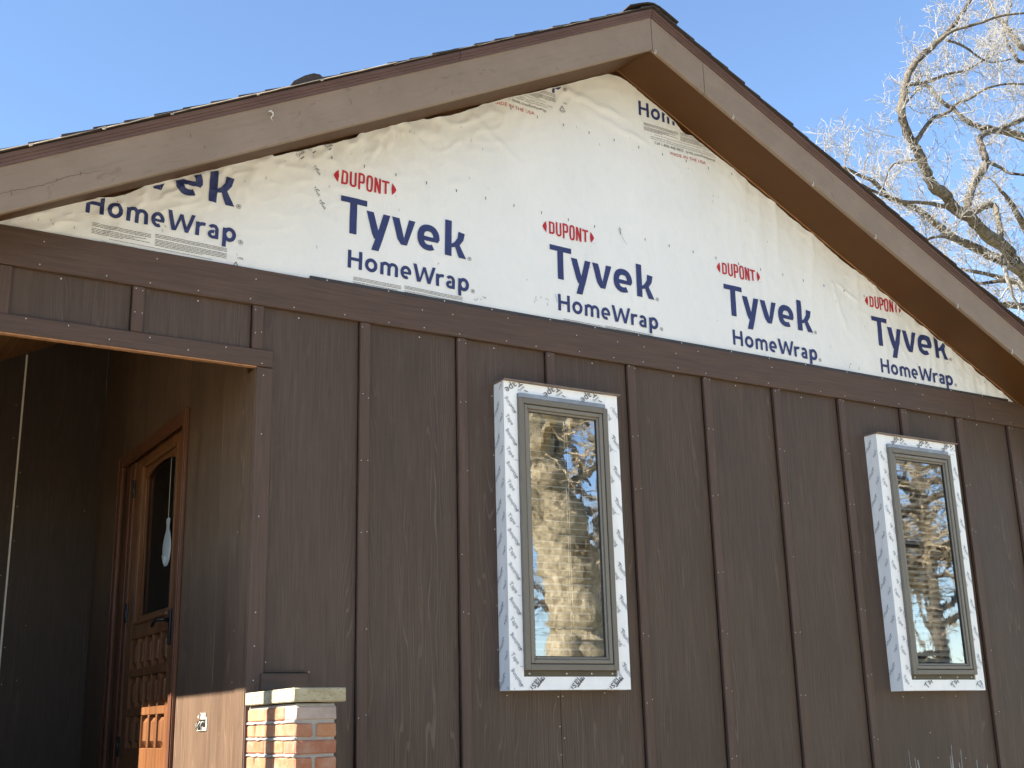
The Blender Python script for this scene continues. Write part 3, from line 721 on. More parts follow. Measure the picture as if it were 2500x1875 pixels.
# eave boards and roof deck
YB = 7.0
m = MB().cbox(XL - 0.022, XL - 0.0005, YF, YB, zf(XL), zf(XL) + FASC, 0.002); part(m, 'eave_board', M['fascia_l'])
m = MB().cbox(XR + 0.0005, XR + 0.022, YF, YB, zf(XR), zf(XR) + FASC, 0.002); part(m, 'eave_board', M['fascia_r'])
ZT = FASC + TRIM
for side in (-1, 1):
    a, b = along(side); m = MB()
    vs = [(x, y, zf(x) + dz) for x in (a, b) for y in (YF - 0.004, YB) for dz in (ZT + 0.0005, ZT + 0.004)]
    m.add(vs, [(0, 1, 3, 2), (4, 6, 7, 5), (0, 4, 5, 1), (2, 3, 7, 6), (0, 2, 6, 4), (1, 5, 7, 3)])
    deck = part(m, 'roof_deck', M['shell'])
    sl = 0.5126 if side < 0 else 0.489
    L = abs(b - a); dx = 0.124 * math.cos(math.atan(sl)); nC = int(L / dx) + 1
    for i in range(nC):
        # one course: lies on the deck, lower end lifted by the course below
        lo = (a + side * -0.0) if side < 0 else b
        xa = XL - 0.03 + i * dx if side < 0 else XR + 0.03 - i * dx
        xb = xa + (dx * 1.25 if side < 0 else -dx * 1.25)
        if side < 0 and xb > RX: xb = RX
        if side > 0 and xb < RX: xb = RX
        if (xb - xa) * side > -0.01: continue
        jy = random.uniform(-0.006, 0.004); t = 0.0065; jz = random.uniform(-0.001, 0.0015)
        y0, y1 = YF - 0.030 + jy, YB
        segs = [y0, y0 + random.uniform(0.25, 0.9), y1]
        up = 0.0065 + jz
        def P3(x, y, dz):
            return (x, y, (4.955 - sl * abs(x - RX)) + ZT + 0.0045 + dz)
        mm = MB()
        prof = [(xa, up * 0.35), (xa, up + t), (xb, t * 0.6), (xb, 0.0)]
        vs = []
        for k2, yy in enumerate(segs):
            vs += [P3(x, yy, dz + (0.0012 * (k2 == 0) * random.uniform(-1, 1))) for x, dz in prof]
        mm.add(vs, [(q * 4 + j, q * 4 + (j + 1) % 4, (q + 1) * 4 + (j + 1) % 4, (q + 1) * 4 + j) for q in range(2) for j in range(4)] + [(0, 1, 2, 3), (8, 9, 10, 11)])
        part(mm, 'shingle_course', M['shingle'], deck)
    # pale cut edge of the starter strip showing under the lower courses
    if side < 0:
        m = MB(); x = XL
        while x < RX - 0.3:
            l = random.uniform(0.25, 0.5); y = YF - 0.034
            w = 0.0021 if x < 0.75 else 0.0006
            pts = [(x + l * q / 6, y, zf(x + l * q / 6) + ZT + 0.004 + 0.004 * (q / 6) + 0.0015 * random.uniform(-1, 1)) for q in range(7)]
            m.tube(pts, w, 5)
            m.tube([pts[0], (x - 0.004, y, pts[0][2] - 0.006), (x - 0.012, y, pts[0][2] - 0.009)], 0.0036 if x < 0.75 else 0.0006, 5)
            x += l
        part(m, 'starter_edge', M['shingle_edge'], deck)
    # ridge caps
    if side < 0:
        for i in range(26):
            y0 = YF - 0.034 + i * 0.27; m = MB(); k = 8; vs = []
            for (yy, lift) in ((y0, 0.009), (y0 + 0.31, 0.002)):
                for th in (0.0, 0.005):
                    for j in range(k + 1):
                        u = (j / k - 0.5) * 2; x = RX + u * 0.16
                        vs.append((x, yy, 4.955 + ZT + 0.010 + lift + th - 0.5 * math.sqrt((u * 0.16) ** 2 + 0.0016) + 0.02))
            q = k + 1
            fs = []
            for j in range(k):
                fs += [(j, j + 1, 2 * q + j + 1, 2 * q + j), (q + j, 3 * q + j, 3 * q + j + 1, q + j + 1), (j, q + j, q + j + 1, j + 1), (2 * q + j, 2 * q + j + 1, 3 * q + j + 1, 3 * q + j)]
            fs += [(0, 2 * q, 3 * q, q), (k, q + k, 3 * q + k, 2 * q + k)]
            m.add(vs, fs); part(m, 'ridge_cap', M['shingle'], deck)
        # low hooded vent near the rake
        m = MB(); vs = []; prof = [(0.0, 0.0), (0.012, 0.018), (0.060, 0.034), (0.100, 0.036), (0.128, 0.022), (0.145, 0.0)]
        for yy in (-0.352, -0.06):
            vs += [(0.50 + u * 1.0, yy, 4.955 - 0.5126 * (RX - 0.50 - u * 1.0) + ZT + 0.012 + h * 0.9) for u, h in prof]
        n = len(prof)
        m.add(vs, [(i, i + 1, n + i + 1, n + i) for i in range(n - 1)] + [tuple(range(n)), tuple(range(2 * n - 1, n - 1, -1))])
        part(m, 'roof_vent', M['shingle'], deck)
# little plastic hooks along the right rake, one blob of old caulk on the left
for (x, z) in [(2.483, 4.944), (2.986, 4.688), (3.534, 4.414), (3.987, 4.187), (4.619, 3.885), (5.061, 3.681)]:
    z = zf(x) + 0.002; y = YF - 0.004
    m = MB().tube([(x, y, z + 0.010), (x, y - 0.002, z - 0.006), (x - 0.003, y - 0.003, z - 0.016), (x - 0.010, y - 0.004, z - 0.017), (x - 0.013, y - 0.004, z - 0.008)], 0.0022, 6)
    part(m, 'hook', M['hook'], fr2 if x > 2.8 else fr1)
m = MB().tube([(0.418, YF - 0.003, 4.062), (0.428, YF - 0.004, 4.068), (0.438, YF - 0.004, 4.060), (0.437, YF - 0.004, 4.048), (0.430, YF - 0.003, 4.040), (0.436, YF - 0.003, 4.026)], [0.003, 0.004, 0.004, 0.004, 0.003, 0.001], 6)
part(m, 'caulk_blob', M['hook'], fl1)
# drying crack along the left rake board
m = MB(); rr = random.Random(3); pts = []
for i in range(46):
    t = i / 45; x = -0.62 + 0.42 * t
    pts.append((x, 3.450 + 0.5126 * (x + 0.62) + 0.0035 * rr.uniform(-1, 1) + 0.004 * math.sin(t * 11)))
for q in strip(pts, [0.0006 + 0.0016 * math.sin(math.pi * (i + 1) / 47) * rr.uniform(.4, 1) for i in range(46)]):
    m.add([(u, YF - 0.0006, v) for u, v in q], [(0, 1, 2, 3)])
for (x, z, l) in [(-.53, 3.50, .02), (-.38, 3.585, .016), (-.30, 3.632, .02), (.10, 3.89, .03), (.16, 3.85, .018), (.78, 4.22, .035), (1.28, 4.40, .03), (.55, 4.10, .02)]:
    for q in strip([(x, z), (x + l * .2, z - l * .5), (x + l * .15, z - l)], [0.001, 0.0022, 0.0005]): m.add([(u, YF - 0.0007, v) for u, v in q], [(0, 1, 2, 3)])
part(m, 'crack', M['dark_wood'], fl1)

# ------------------------------------------------------------------ porch recess
SX, BYW, FLZ = 0.518, 2.75, 1.12              # face of the door wall, face of the back wall, porch floor
DOOR_Y0, DOOR_Y1, DOOR_Z1 = 1.03, 1.965, 3.098
CA0, CA1 = 0.925, 2.205                       # casing outer edges
# door wall: vertical boards around the door opening
def wall_piece(y0, y1, z0, z1, seamless=False):
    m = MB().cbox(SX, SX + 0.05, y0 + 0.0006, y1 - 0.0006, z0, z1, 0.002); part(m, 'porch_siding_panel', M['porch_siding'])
def ceil_z(x): return zs(x) + 0.035
for (a, b) in [(0.118, 0.41), (0.41, CA0 + 0.03)]: wall_piece(a, b, FLZ, 3.75)
for (a, b) in [(CA0 + 0.03, 1.35), (1.35, 1.78), (1.78, CA1 - 0.03)]: wall_piece(a, b, 3.085, 3.95)
wall_piece(CA1 - 0.03, BYW, FLZ, 3.95)
# back wall boards with a pale joint strip
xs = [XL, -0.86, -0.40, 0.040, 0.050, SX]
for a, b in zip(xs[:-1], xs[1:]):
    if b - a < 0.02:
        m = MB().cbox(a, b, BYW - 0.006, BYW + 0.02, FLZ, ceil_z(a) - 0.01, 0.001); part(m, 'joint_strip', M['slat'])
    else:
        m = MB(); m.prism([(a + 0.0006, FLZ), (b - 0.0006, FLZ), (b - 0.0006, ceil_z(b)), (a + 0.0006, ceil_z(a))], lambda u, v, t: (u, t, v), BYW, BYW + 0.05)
        part(m, 'porch_siding_panel', M['porch_back_shade'])
# sloping plank ceiling
px = SX + 0.05; k = 0
while px > XL:
    a = px - 0.098; m = MB()
    vs = [(x, y, ceil_z(x) + dz) for x in (a + 0.0015, px - 0.0015) for y in (0.132, BYW + 0.02) for dz in (0.0, 0.018)]
    m.add(vs, [(0, 1, 3, 2), (4, 6, 7, 5), (0, 4, 5, 1), (2, 3, 7, 6), (0, 2, 6, 4), (1, 5, 7, 3)])
    part(m, 'ceiling_plank', M['plank']); px = a; k += 1
m = MB(); m.add([(x, y, ceil_z(x) + 0.0185) for x, y in ((XL, 0.132), (SX, 0.132), (SX, BYW), (XL, BYW))], [(0, 1, 2, 3)]); part(m, 'ceiling_backing', M['dark_wood'])
# left side of the porch: front post, wall beyond it, eave beam, floor
m = MB().cbox(XL + 0.02, XL + 0.11, -0.095, -0.013, FLZ, 3.05, 0.004); part(m, 'porch_post', M['trim'])
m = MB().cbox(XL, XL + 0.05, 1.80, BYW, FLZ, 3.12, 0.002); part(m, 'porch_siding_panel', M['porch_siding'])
m = MB().cbox(XL + 0.015, XL + 0.10, -0.012, 1.7995, FLZ, 2.34, 0.004); m.cbox(XL - 0.01, XL + 0.125, -0.012, 1.7995, 2.3405, 2.375, 0.004); part(m, 'added_light_block_wall', M['trim'])  # solid wall added out of view to block low light into the porch
m = MB().cbox(XL + 0.012, XL + 0.12, -0.012, 1.80, zf(XL) + 0.02, zf(XL) + 0.14, 0.004); part(m, 'eave_beam', M['trim_h'])
m = MB().box(XL - 0.25, SX, -1.6, BYW, FLZ - 0.12, FLZ); m.box(XL - 0.2, 0.9, -1.05, BYW, 0.0, FLZ - 0.1205); part(m, 'porch_floor', M['concrete'])  # unseen floor, kept dark and carried forward to cut bounce into the porch
m = MB().box(XL - 0.25, SX + 0.3, -2.2, -1.601, 0.0, 0.56); part(m, 'porch_step', M['concrete'])
# electrical box cut into the boards, wires hanging out
m = MB()
bx = lambda y0, y1, z0, z1, d0, d1: m.box(SX - d1, SX - d0, y0, y1, z0, z1)
bx(0.455, 0.585, 1.618, 1.632, -0.002, 0.004); bx(0.455, 0.470, 1.632, 1.672, -0.002, 0.003); bx(0.470, 0.530, 1.664, 1.690, -0.002, 0.005)
for kk in range(14):
    y = random.uniform(0.450, 0.585); z = random.uniform(1.615, 1.690); s = random.uniform(0.004, 0.012)
    if 0.475 < y < 0.565 and 1.632 < z < 1.662: continue
    bx(y, y + s, z, z + s, -0.002, 0.002 + 0.002 * random.random())
ebox = part(m, 'electrical_box', M['white_plastic'], label='cut-out for an electrical box with ragged white edges')
m = MB().box(SX - 0.001, SX + 0.02, 0.474, 0.566, 1.633, 1.663); part(m, 'box_cavity', M['seal'], ebox)
for kk in range(5):
    y = 0.486 + kk * 0.017; m = MB()
    m.tube([(SX + 0.005, y, 1.650), (SX - 0.012, y + 0.006, 1.655), (SX - 0.020, y + random.uniform(-.01, .01), 1.640), (SX - 0.012, y + random.uniform(-.01, .01), 1.622)], 0.0024, 5)
    part(m, 'wire', M['black'] if kk % 2 else M['white_plastic'], ebox)

# ------------------------------------------------------------------ door
m = MB()
m.cbox(SX - 0.018, SX + 0.0, CA0, CA0 + 0.072, FLZ, 3.112, 0.004); m.cbox(SX - 0.018, SX, CA1 - 0.072, CA1, FLZ, 3.112, 0.004)
m.cbox(SX - 0.018, SX, CA0 + 0.0725, CA1 - 0.0725, 3.040 + 0.004, 3.112, 0.004)
m.cbox(SX - 0.024, SX - 0.018, CA0 + 0.002, CA0 + 0.020, FLZ, 3.110, 0.003); m.cbox(SX - 0.024, SX - 0.018, CA1 - 0.020, CA1 - 0.002, FLZ, 3.110, 0.003)
frame = part(m, 'door_frame', M['oak_dark'])
m = MB(); m.cbox(SX + 0.012, SX + 0.05, DOOR_Y1 + 0.004, CA1 - 0.06, FLZ, 3.05, 0.003); m.cbox(SX + 0.006, SX + 0.012, DOOR_Y1 + 0.06, DOOR_Y1 + 0.085, FLZ, 3.05, 0.002)
m.cbox(SX + 0.012, SX + 0.05, CA0 + 0.07, DOOR_Y0 - 0.003, FLZ, 3.05, 0.003)
part(m, 'jamb', M['oak_dark'], frame)
DX = SX + 0.022                               # face of the door leaf
Y0, Y1 = DOOR_Y0, DOOR_Y1
GL, GR, GB, GT = 1.80, 1.185, 2.16, 3.000      # opening of the light (left = far)
m = MB()
m.cbox(DX, DX + 0.042, GL + 0.065, Y1, FLZ, 3.096, 0.003); m.cbox(DX, DX + 0.042, Y0, GR, FLZ, 3.096, 0.003)     # stiles
m.cbox(DX, DX + 0.042, GR, GL + 0.065, GT, 3.096, 0.003); m.cbox(DX, DX + 0.042, GR, GL + 0.065, 2.085, GB, 0.003)
m.cbox(DX + 0.001, DX + 0.042, GL, GL + 0.065, GB, GT, 0.002)
rowsz = [(1.932, 2.085), (1.740, 1.893), (1.548, 1.701)]
m.cbox(DX, DX + 0.042, GR, GL + 0.065, 1.893, 1.932, 0.003); m.cbox(DX, DX + 0.042, GR, GL + 0.065, 1.701, 1.740, 0.003)
m.cbox(DX, DX + 0.042, GR, GL + 0.065, FLZ, 1.548, 0.003)
cw = (GL + 0.065 - GR) / 5
for (za, zb) in rowsz:
    for c in range(1, 5):
        y = GR + c * cw; m.cbox(DX, DX + 0.040, y - 0.011, y + 0.011, za, zb, 0.003)
m.box(DX + 0.030, DX + 0.038, GR, GL + 0.065, 1.54, 2.10)
# arched head of the light
ac, aw = (GL + GR) / 2 - 0.006, (GL - GR) / 2 - 0.028
top = [(ac + aw * math.cos(R(180 - 9 * i)), 2.905 + 0.062 * math.sin(R(180 - 9 * i)) ** 0.8) for i in range(21)]
for i in range(20):
    (ya, za), (yb, zb) = top[i], top[i + 1]
    m.prism([(ya, za), (yb, zb), (yb, GT), (ya, GT)], lambda u, v, t: (t, u, v), DX + 0.010, DX + 0.034)
m.box(DX + 0.010, DX + 0.034, GR, ac - aw, GB, GT); m.box(DX + 0.010, DX + 0.034, ac + aw, GL, GB, GT); m.box(DX + 0.010, DX + 0.034, ac - aw, ac + aw, GB, GB + 0.038)
door = part(m, 'door', M['oak_v'], label='arched-light oak entrance door with fifteen raised panels')
m = MB()                                      # bolection moulding round the light
for (a, b, c, d) in [(GR - 0.004, GR + 0.016, GB, GT), (GL - 0.016, GL + 0.006, GB, GT)]: m.cbox(DX - (0.012 if a > 1.5 else 0.002), DX + 0.0095, a, b, c, d, 0.003)
m.cbox(DX - 0.012, DX + 0.0095, GR + 0.0165, GL - 0.0165, GT - 0.016, GT + 0.004, 0.005); m.cbox(DX - 0.012, DX + 0.0095, GR + 0.0165, GL - 0.0165, GB - 0.004, GB + 0.016, 0.005)
part(m, 'glass_moulding', M['oak_v'], door)
m = MB().tube([(DX + 0.008, y, z) for y, z in [(ac - aw, GB + 0.04)] + top + [(ac + aw, GB + 0.04)]], 0.006, 6); part(m, 'arch_bead', M['oak_v'], door)
m = MB().box(DX + 0.020, DX + 0.026, ac - aw - 0.01, ac + aw + 0.01, GB + 0.03, 2.98); part(m, 'glass', M['door_glass'], door)
for (za, zb) in rowsz:
    for c in range(5):
        ya, yb = GR + c * cw + 0.014, GR + (c + 1) * cw - 0.014; e = 0.030
        m = MB(); vs = [(DX + 0.029, ya, za + .003), (DX + 0.029, yb, za + .003), (DX + 0.029, yb, zb - .003), (DX + 0.029, ya, zb - .003)]
        ib = 0.010
        vs += [(DX + 0.022, ya + ib, za + .003 + ib), (DX + 0.022, yb - ib, za + .003 + ib), (DX + 0.022, yb - ib, zb - .003 - ib), (DX + 0.022, ya + ib, zb - .003 - ib)]
        vs += [(DX + 0.003, ya + e, za + .003 + e), (DX + 0.003, yb - e, za + .003 + e), (DX + 0.003, yb - e, zb - .003 - e), (DX + 0.003, ya + e, zb - .003 - e)]
        fs = [(8, 9, 10, 11)]
        for l in (0, 4): fs += [(l + i, l + (i + 1) % 4, l + 4 + (i + 1) % 4, l + 4 + i) for i in range(4)]
        m.add(vs, fs); part(m, 'raised_panel', M['oak_v'], door)
m = MB().cbox(DX - 0.012, DX - 0.0005, 1.128, 1.158, 2.012, 2.180, 0.004); part(m, 'handle_plate', M['black'], door)
m = MB().tube([(DX - 0.010, 1.150, 2.130), (DX - 0.050, 1.150, 2.130), (DX - 0.058, 1.170, 2.128), (DX - 0.056, 1.22, 2.134), (DX - 0.054, 1.26, 2.118), (DX - 0.050, 1.29, 2.112)], [0.011, 0.010, 0.010, 0.009, 0.009, 0.010], 8); part(m, 'lever', M['black'], door)
for z in (2.90, 2.232, 1.555):
    m = MB().cbox(DX - 0.008, DX + 0.002, Y1 - 0.002, Y1 + 0.028, z - 0.05, z + 0.05, 0.003); m.tube([(DX - 0.010, Y1 + 0.006, z - 0.05), (DX - 0.010, Y1 + 0.006, z + 0.05)], 0.006, 8); part(m, 'hinge', M['black'], door)
m = MB().cbox(DX + 0.0265, DX + 0.029, 1.690, 1.708, 2.215, 2.262, 0.0005); part(m, 'sticker', M['white_plastic'], door)
# ornament hanging inside the door glass
on = empty('window_ornament', (DX + 0.0095, 1.322, 2.402)); tag(on, 'pale grey bottle-shaped frosted ornament hanging on the dark door glass', 'ornament')
prof = [(0.0, 0.0), (0.030, 0.004), (0.052, 0.022), (0.068, 0.055), (0.073, 0.090), (0.066, 0.125), (0.046, 0.160), (0.028, 0.180), (0.024, 0.200), (0.030, 0.222), (0.032, 0.234), (0.020, 0.240), (0.0, 0.241)]
m = MB(); k = 14; vs = []
for r_, h in prof: vs += [(0.10 * r_ * math.cos(2 * math.pi * j / k), r_ * math.sin(2 * math.pi * j / k), h) for j in range(k)]
m.add(vs, [(i * k + j, i * k + (j + 1) % k, (i + 1) * k + (j + 1) % k, (i + 1) * k + j) for i in range(len(prof) - 1) for j in range(k)], True)
o = m.build('body', M['porcelain'], on)
m = MB(); rr = random.Random(4)
for kk in range(16):
    a = R(200 + kk * 9.3); y, z = 0.052 * math.cos(a), 0.075 + 0.058 * math.sin(a); s = rr.uniform(.0012, .003); m.box(-0.0085, -0.0078, y - s, y + s, z - s * 1.6, z + s * 1.6)
for (y, z, dy, dz) in [(-.012, .034, .006, .016), (-.004, .036, .004, -.012), (.004, .032, .005, .016), (.012, .034, .003, -.01), (-.018, .03, .004, .02), (.018, .03, -.003, .02)]:
    m.tube([(-0.0082, y, z), (-0.0082, y + dy, z + dz)], 0.0012, 4)
m.build('etching', M['etch'], on)
m = MB().tube([(0, 0, 0.240), (0, 0.002, 0.40), (0, 0.0, 0.55)], 0.0012, 5); m.build('string', M['cord'], on)

# ------------------------------------------------------------------ windows in their taped boxes
def taped(x0, x1, y0, y1, z0, z1, seed, fold=0.003):
    """a board wrapped in flashing tape: outward faces subdivided and slightly loose"""
    m = MB()
    def dsp(x, y, z, n):
        s = noise.noise(Vector((x * 34 + seed, y * 34, z * 2.4))) * fold * 0.6 + noise.noise(Vector((x * 9, y * 9 + seed, z * 9))) * fold * 0.5
        return (x + n[0] * s, y + n[1] * s, z + n[2] * s)
    nz = max(4, int((z1 - z0) / 0.03)); nx = max(4, int((x1 - x0) / 0.016)); ny = 6
    edge = lambda t: 1.0
    m.grid(lambda u, v: dsp(x0 + (x1 - x0) * u, y0, z0 + (z1 - z0) * v, (0, -1 if 0 < u < 1 and 0 < v < 1 else 0, 0)), nx, nz)
    m.grid(lambda u, v: dsp(x0, y0 + (y1 - y0) * u, z0 + (z1 - z0) * v, (-1 if 0 < u < 1 and 0 < v < 1 else 0, 0, 0)), ny, nz)
    m.grid(lambda u, v: (x1, y0 + (y1 - y0) * u, z0 + (z1 - z0) * v), 1, nz)
    m.grid(lambda u, v: (x0 + (x1 - x0) * u, y0 + (y1 - y0) * v, z1), nx, 1)
    m.grid(lambda u, v: dsp(x0 + (x1 - x0) * u, y0 + (y1 - y0) * v, z0, (0, 0, -1 if 0 < u < 1 and 0 < v < 1 else 0)), nx, ny)
    return m
def window(W, seed, mirror_text):
    x0, x1, z0, z1 = W['x0'], W['x1'], W['z0'], W['z1']; F = -0.075
    fx0, fx1, fz0, fz1 = x0 + 0.072, x1 - 0.072, z0 + 0.083, z1 - 0.074
    YFR = -0.094
    m = MB(); w = 0.026
    m.cbox(fx0, fx0 + w, YFR, 0.10, fz0, fz1, 0.002); m.cbox(fx1 - w, fx1, YFR, 0.10, fz0, fz1, 0.002)
    m.cbox(fx0 + w + .0003, fx1 - w - .0003, YFR, 0.10, fz0, fz0 + w, 0.002); m.cbox(fx0 + w + .0003, fx1 - w - .0003, YFR, 0.10, fz1 - w, fz1, 0.002)
    win = part(m, 'window', M['frame'])
    sx0, sx1, sz0, sz1 = fx0 + w + 0.003, fx1 - w - 0.003, fz0 + w + 0.003, fz1 - w - 0.003; s = 0.030
    m = MB()
    for (yy, ww, q) in ((YFR + 0.004, s * 0.62, 0.0), (YFR + 0.012, s, s * 0.62)):
        m.cbox(sx0 + q, sx0 + ww, yy, 0.02, sz0 + q, sz1 - q, 0.003); m.cbox(sx1 - ww, sx1 - q, yy, 0.02, sz0 + q, sz1 - q, 0.003)
        m.cbox(sx0 + ww + .0003, sx1 - ww - .0003, yy, 0.02, sz0 + q, sz0 + ww, 0.003); m.cbox(sx0 + ww + .0003, sx1 - ww - .0003, yy, 0.02, sz1 - ww, sz1 - q, 0.003)
    part(m, 'sash', M['sash'], win)
    m = MB(); gx0, gx1, gz0, gz1 = sx0 + s - 0.004, sx1 - s + 0.004, sz0 + s - 0.004, sz1 - s + 0.004
    g0 = 0.007
    for (a, b, c, d) in ((gx0, gx0 + g0, gz0, gz1), (gx1 - g0, gx1, gz0, gz1), (gx0 + g0, gx1 - g0, gz0, gz0 + g0), (gx0 + g0, gx1 - g0, gz1 - g0, gz1)): m.box(a, b, YFR + 0.018, YFR + 0.030, c, d)
    part(m, 'glazing_seal', M['seal'], win)
    m = MB().grid(lambda u, v: (gx0 + (gx1 - gx0) * u, YFR + 0.0235, gz0 + (gz1 - gz0) * v), 1, 1, False)
    part(m, 'glass', M['glass'], win)
    # taped boards
    B = [(x0, fx0 - 0.001, z0, z1), (fx1 + 0.001, x1, z0, z1), (fx0 - 0.0008, fx1 + 0.0008, fz1 + 0.022, z1 - 0.0008), (fx0 - 0.0008, fx1 + 0.0008, z0 + 0.0008, fz0 - 0.026)]
    for i, (a, b, c, d) in enumerate(B):
        part(taped(a, b, F + (0.0012 if i > 1 else 0), PY + 0.001, c, d, seed + i * 3.7), 'taped_board', M['tape'], win)
    m = MB(); m.cbox(fx0 + 0.002, fx1 - 0.012, F - 0.016, F + 0.03, fz1 + 0.0005, fz1 + 0.0215, 0.002); part(m, 'head_flashing', M['zinc'], win)
    m = MB(); m.cbox(fx0 + 0.001, fx1 - 0.002, F + 0.006, F + 0.03, fz0 - 0.0255, fz0 - 0.0005, 0.001); fin = part(m, 'sill_fin', M['sill_fin'], win)
    for q in (0.06, 0.45, 0.72, 0.95):
        m = MB().tube([(fx0 + (fx1 - fx0) * q, F + 0.0065, fz0 - 0.013), (fx0 + (fx1 - fx0) * q, F + 0.003, fz0 - 0.013)], 0.0042, 8); part(m, 'nail', M['nail'], win)
    m = MB(); m.cbox(x0 - 0.006, x1 + 0.012, F - 0.016, PY - 0.001, z1 + 0.0006, z1 + 0.0075, 0.001); part(m, 'drip_cap', M['cap_brown'], win)
    # tape print
    P = []; pitch = 0.152
    def put(polys, rect, mapf, mb):
        cl = [((rect[0], 0, 0), (-1, 0, 0)), ((rect[1], 0, 0), (1, 0, 0)), ((0, rect[2], 0), (0, -1, 0)), ((0, rect[3], 0), (0, 1, 0))]
        vs, fs = clip_grid(polys, 0, cl)
        if fs: mb.add([mapf(u, v, l) for u, v, l in vs], fs)
    mb = MB(); front = lambda u, v, l: (u, F - 0.0026 - l, v); sidef = lambda u, v, l: (x0 - 0.0022 - l, u, v)
    T1, T2 = [], []; n = int((z1 - z0) / pitch) + 2; o = random.Random(seed).uniform(0, pitch)
    A1 = -52
    for k in range(-1, n):
        zz = z0 + k * pitch + o
        # side face and fold: "Flashing Tape" running down across the corner
        T2 += text_polys('Flashing', -0.040, zz + 0.062, 0.027, R(A1 + 4)) + [(q, .0003) for q in strip([(-0.034, zz + 0.082), (-0.024, zz + 0.070)], .004)]
        T2 += text_polys('Tape', -0.072, zz + 0.015, 0.022, R(A1))
        T1 += text_polys('Tape', x0 + 0.004, zz + 0.005, 0.028, R(A1))
        if mirror_text:
            T1 += text_polys('Flashing', fx0 - 0.006, zz + 0.030, 0.027, R(A1 + 180)) + [(q, .0003) for q in strip([(fx0 - 0.020, zz + 0.036), (fx0 - 0.008, zz + 0.022)], .004)]
        else:
            T1 += text_polys('ng Tape', x0 + 0.030, zz + 0.060, 0.026, R(A1))
        T1 += [(q, .0003) for q in strip([(x0 + 0.050, zz + 0.098 + .01 * (k % 2)), (x0 + 0.066, zz + 0.095 + .01 * (k % 2))], .0018)] if k % 2 else []
        T1 += text_polys('Flashing', fx1 + 0.028, zz + 0.110, 0.028, R(A1)) + [(q, .0003) for q in strip([(fx1 + 0.038, zz + 0.128), (fx1 + 0.050, zz + 0.114)], .0045)]
        T1 += text_polys('Flashing', fx1 - 0.030, zz + 0.115, 0.028, R(A1))
        T1 += [(q, .0003) for q in strip([(fx1 + 0.035, zz + 0.050), (fx1 + 0.052, zz + 0.048)], .0016)] if k % 2 == 0 else []
    put(T1, (x0 + 0.002, fx0 - 0.003, z0 + 0.004, z1 - 0.075), front, mb); put(T1, (fx1 + 0.003, x1 - 0.001, z0 + 0.01, z1 - 0.06), front, mb)
    put(T2, (F + 0.002, PY - 0.004, z0 + 0.004, z1 - 0.004), sidef, mb)
    part(mb, 'tape_lettering', M['ink_tape'], win, stuff=True)
    mb = MB(); T3 = []; T4 = []
    wx = fx1 - fx0
    for q in range(5):
        xx = x0 + 0.02 + q * 0.21 + (0.0 if mirror_text else 0.11)
        T3 += text_polys('Tape', xx + 0.065, z1 + 0.020, 0.050, R(215)) + text_polys('Tyvek', xx + 0.062, z1 - 0.046, 0.017, R(38)) + [(u, .0003) for u in strip([(xx + 0.09, z1 - 0.034), (xx + 0.11, z1 - 0.040)], .004)]
        if mirror_text: T4 += text_polys('Flash', xx + 0.135, z0 + 0.075, 0.050, R(228)) + text_polys('Tyvek', xx + 0.125, z0 + 0.015, 0.015, R(52)) + [(u, .0003) for u in strip([(xx + .118, z0 + .012), (xx + .146, z0 + .048)], .006)]
        else: T4 += text_polys('Tape', xx + 0.055, z0 + 0.005, 0.050, R(50))
    put(T3, (x0 + 0.003, x1 - 0.004, fz1 + 0.024, z1 - 0.003), front, mb)
    put(T4, (fx0 + 0.001, x1 - 0.03, z0 + 0.004, fz0 - 0.029), front, mb)
    part(mb, 'tape_lettering', M['ink_grey'], win, stuff=True)
    return (gx0, gx1, gz0, gz1)
G1 = window(W1, 2.0, True)
G2 = window(W2, 11.0, False)

# dim room behind the wall
m = MB()
def room(x0, x1, y0, y1, z0, z1):
    m.add([(x, y, z) for z in (z0, z1) for y in (y0, y1) for x in (x0, x1)], [(0, 2, 3, 1), (4, 5, 7, 6), (2, 6, 7, 3), (0, 4, 6, 2), (1, 3, 7, 5)])
room(0.62, 5.95, 0.135, 5.0, 1.14, 3.75)
part(m, 'room', M['room'])
m = MB().box(XL, SX + 0.07, BYW + 0.06, 6.6, 0.0, 3.0); m.box(SX + 0.07, 5.96, 5.05, 6.6, 0.0, 3.7); m.box(5.97, 6.0, 0.14, 6.6, 0.0, 3.45)
part(m, 'house_core', M['shell'])

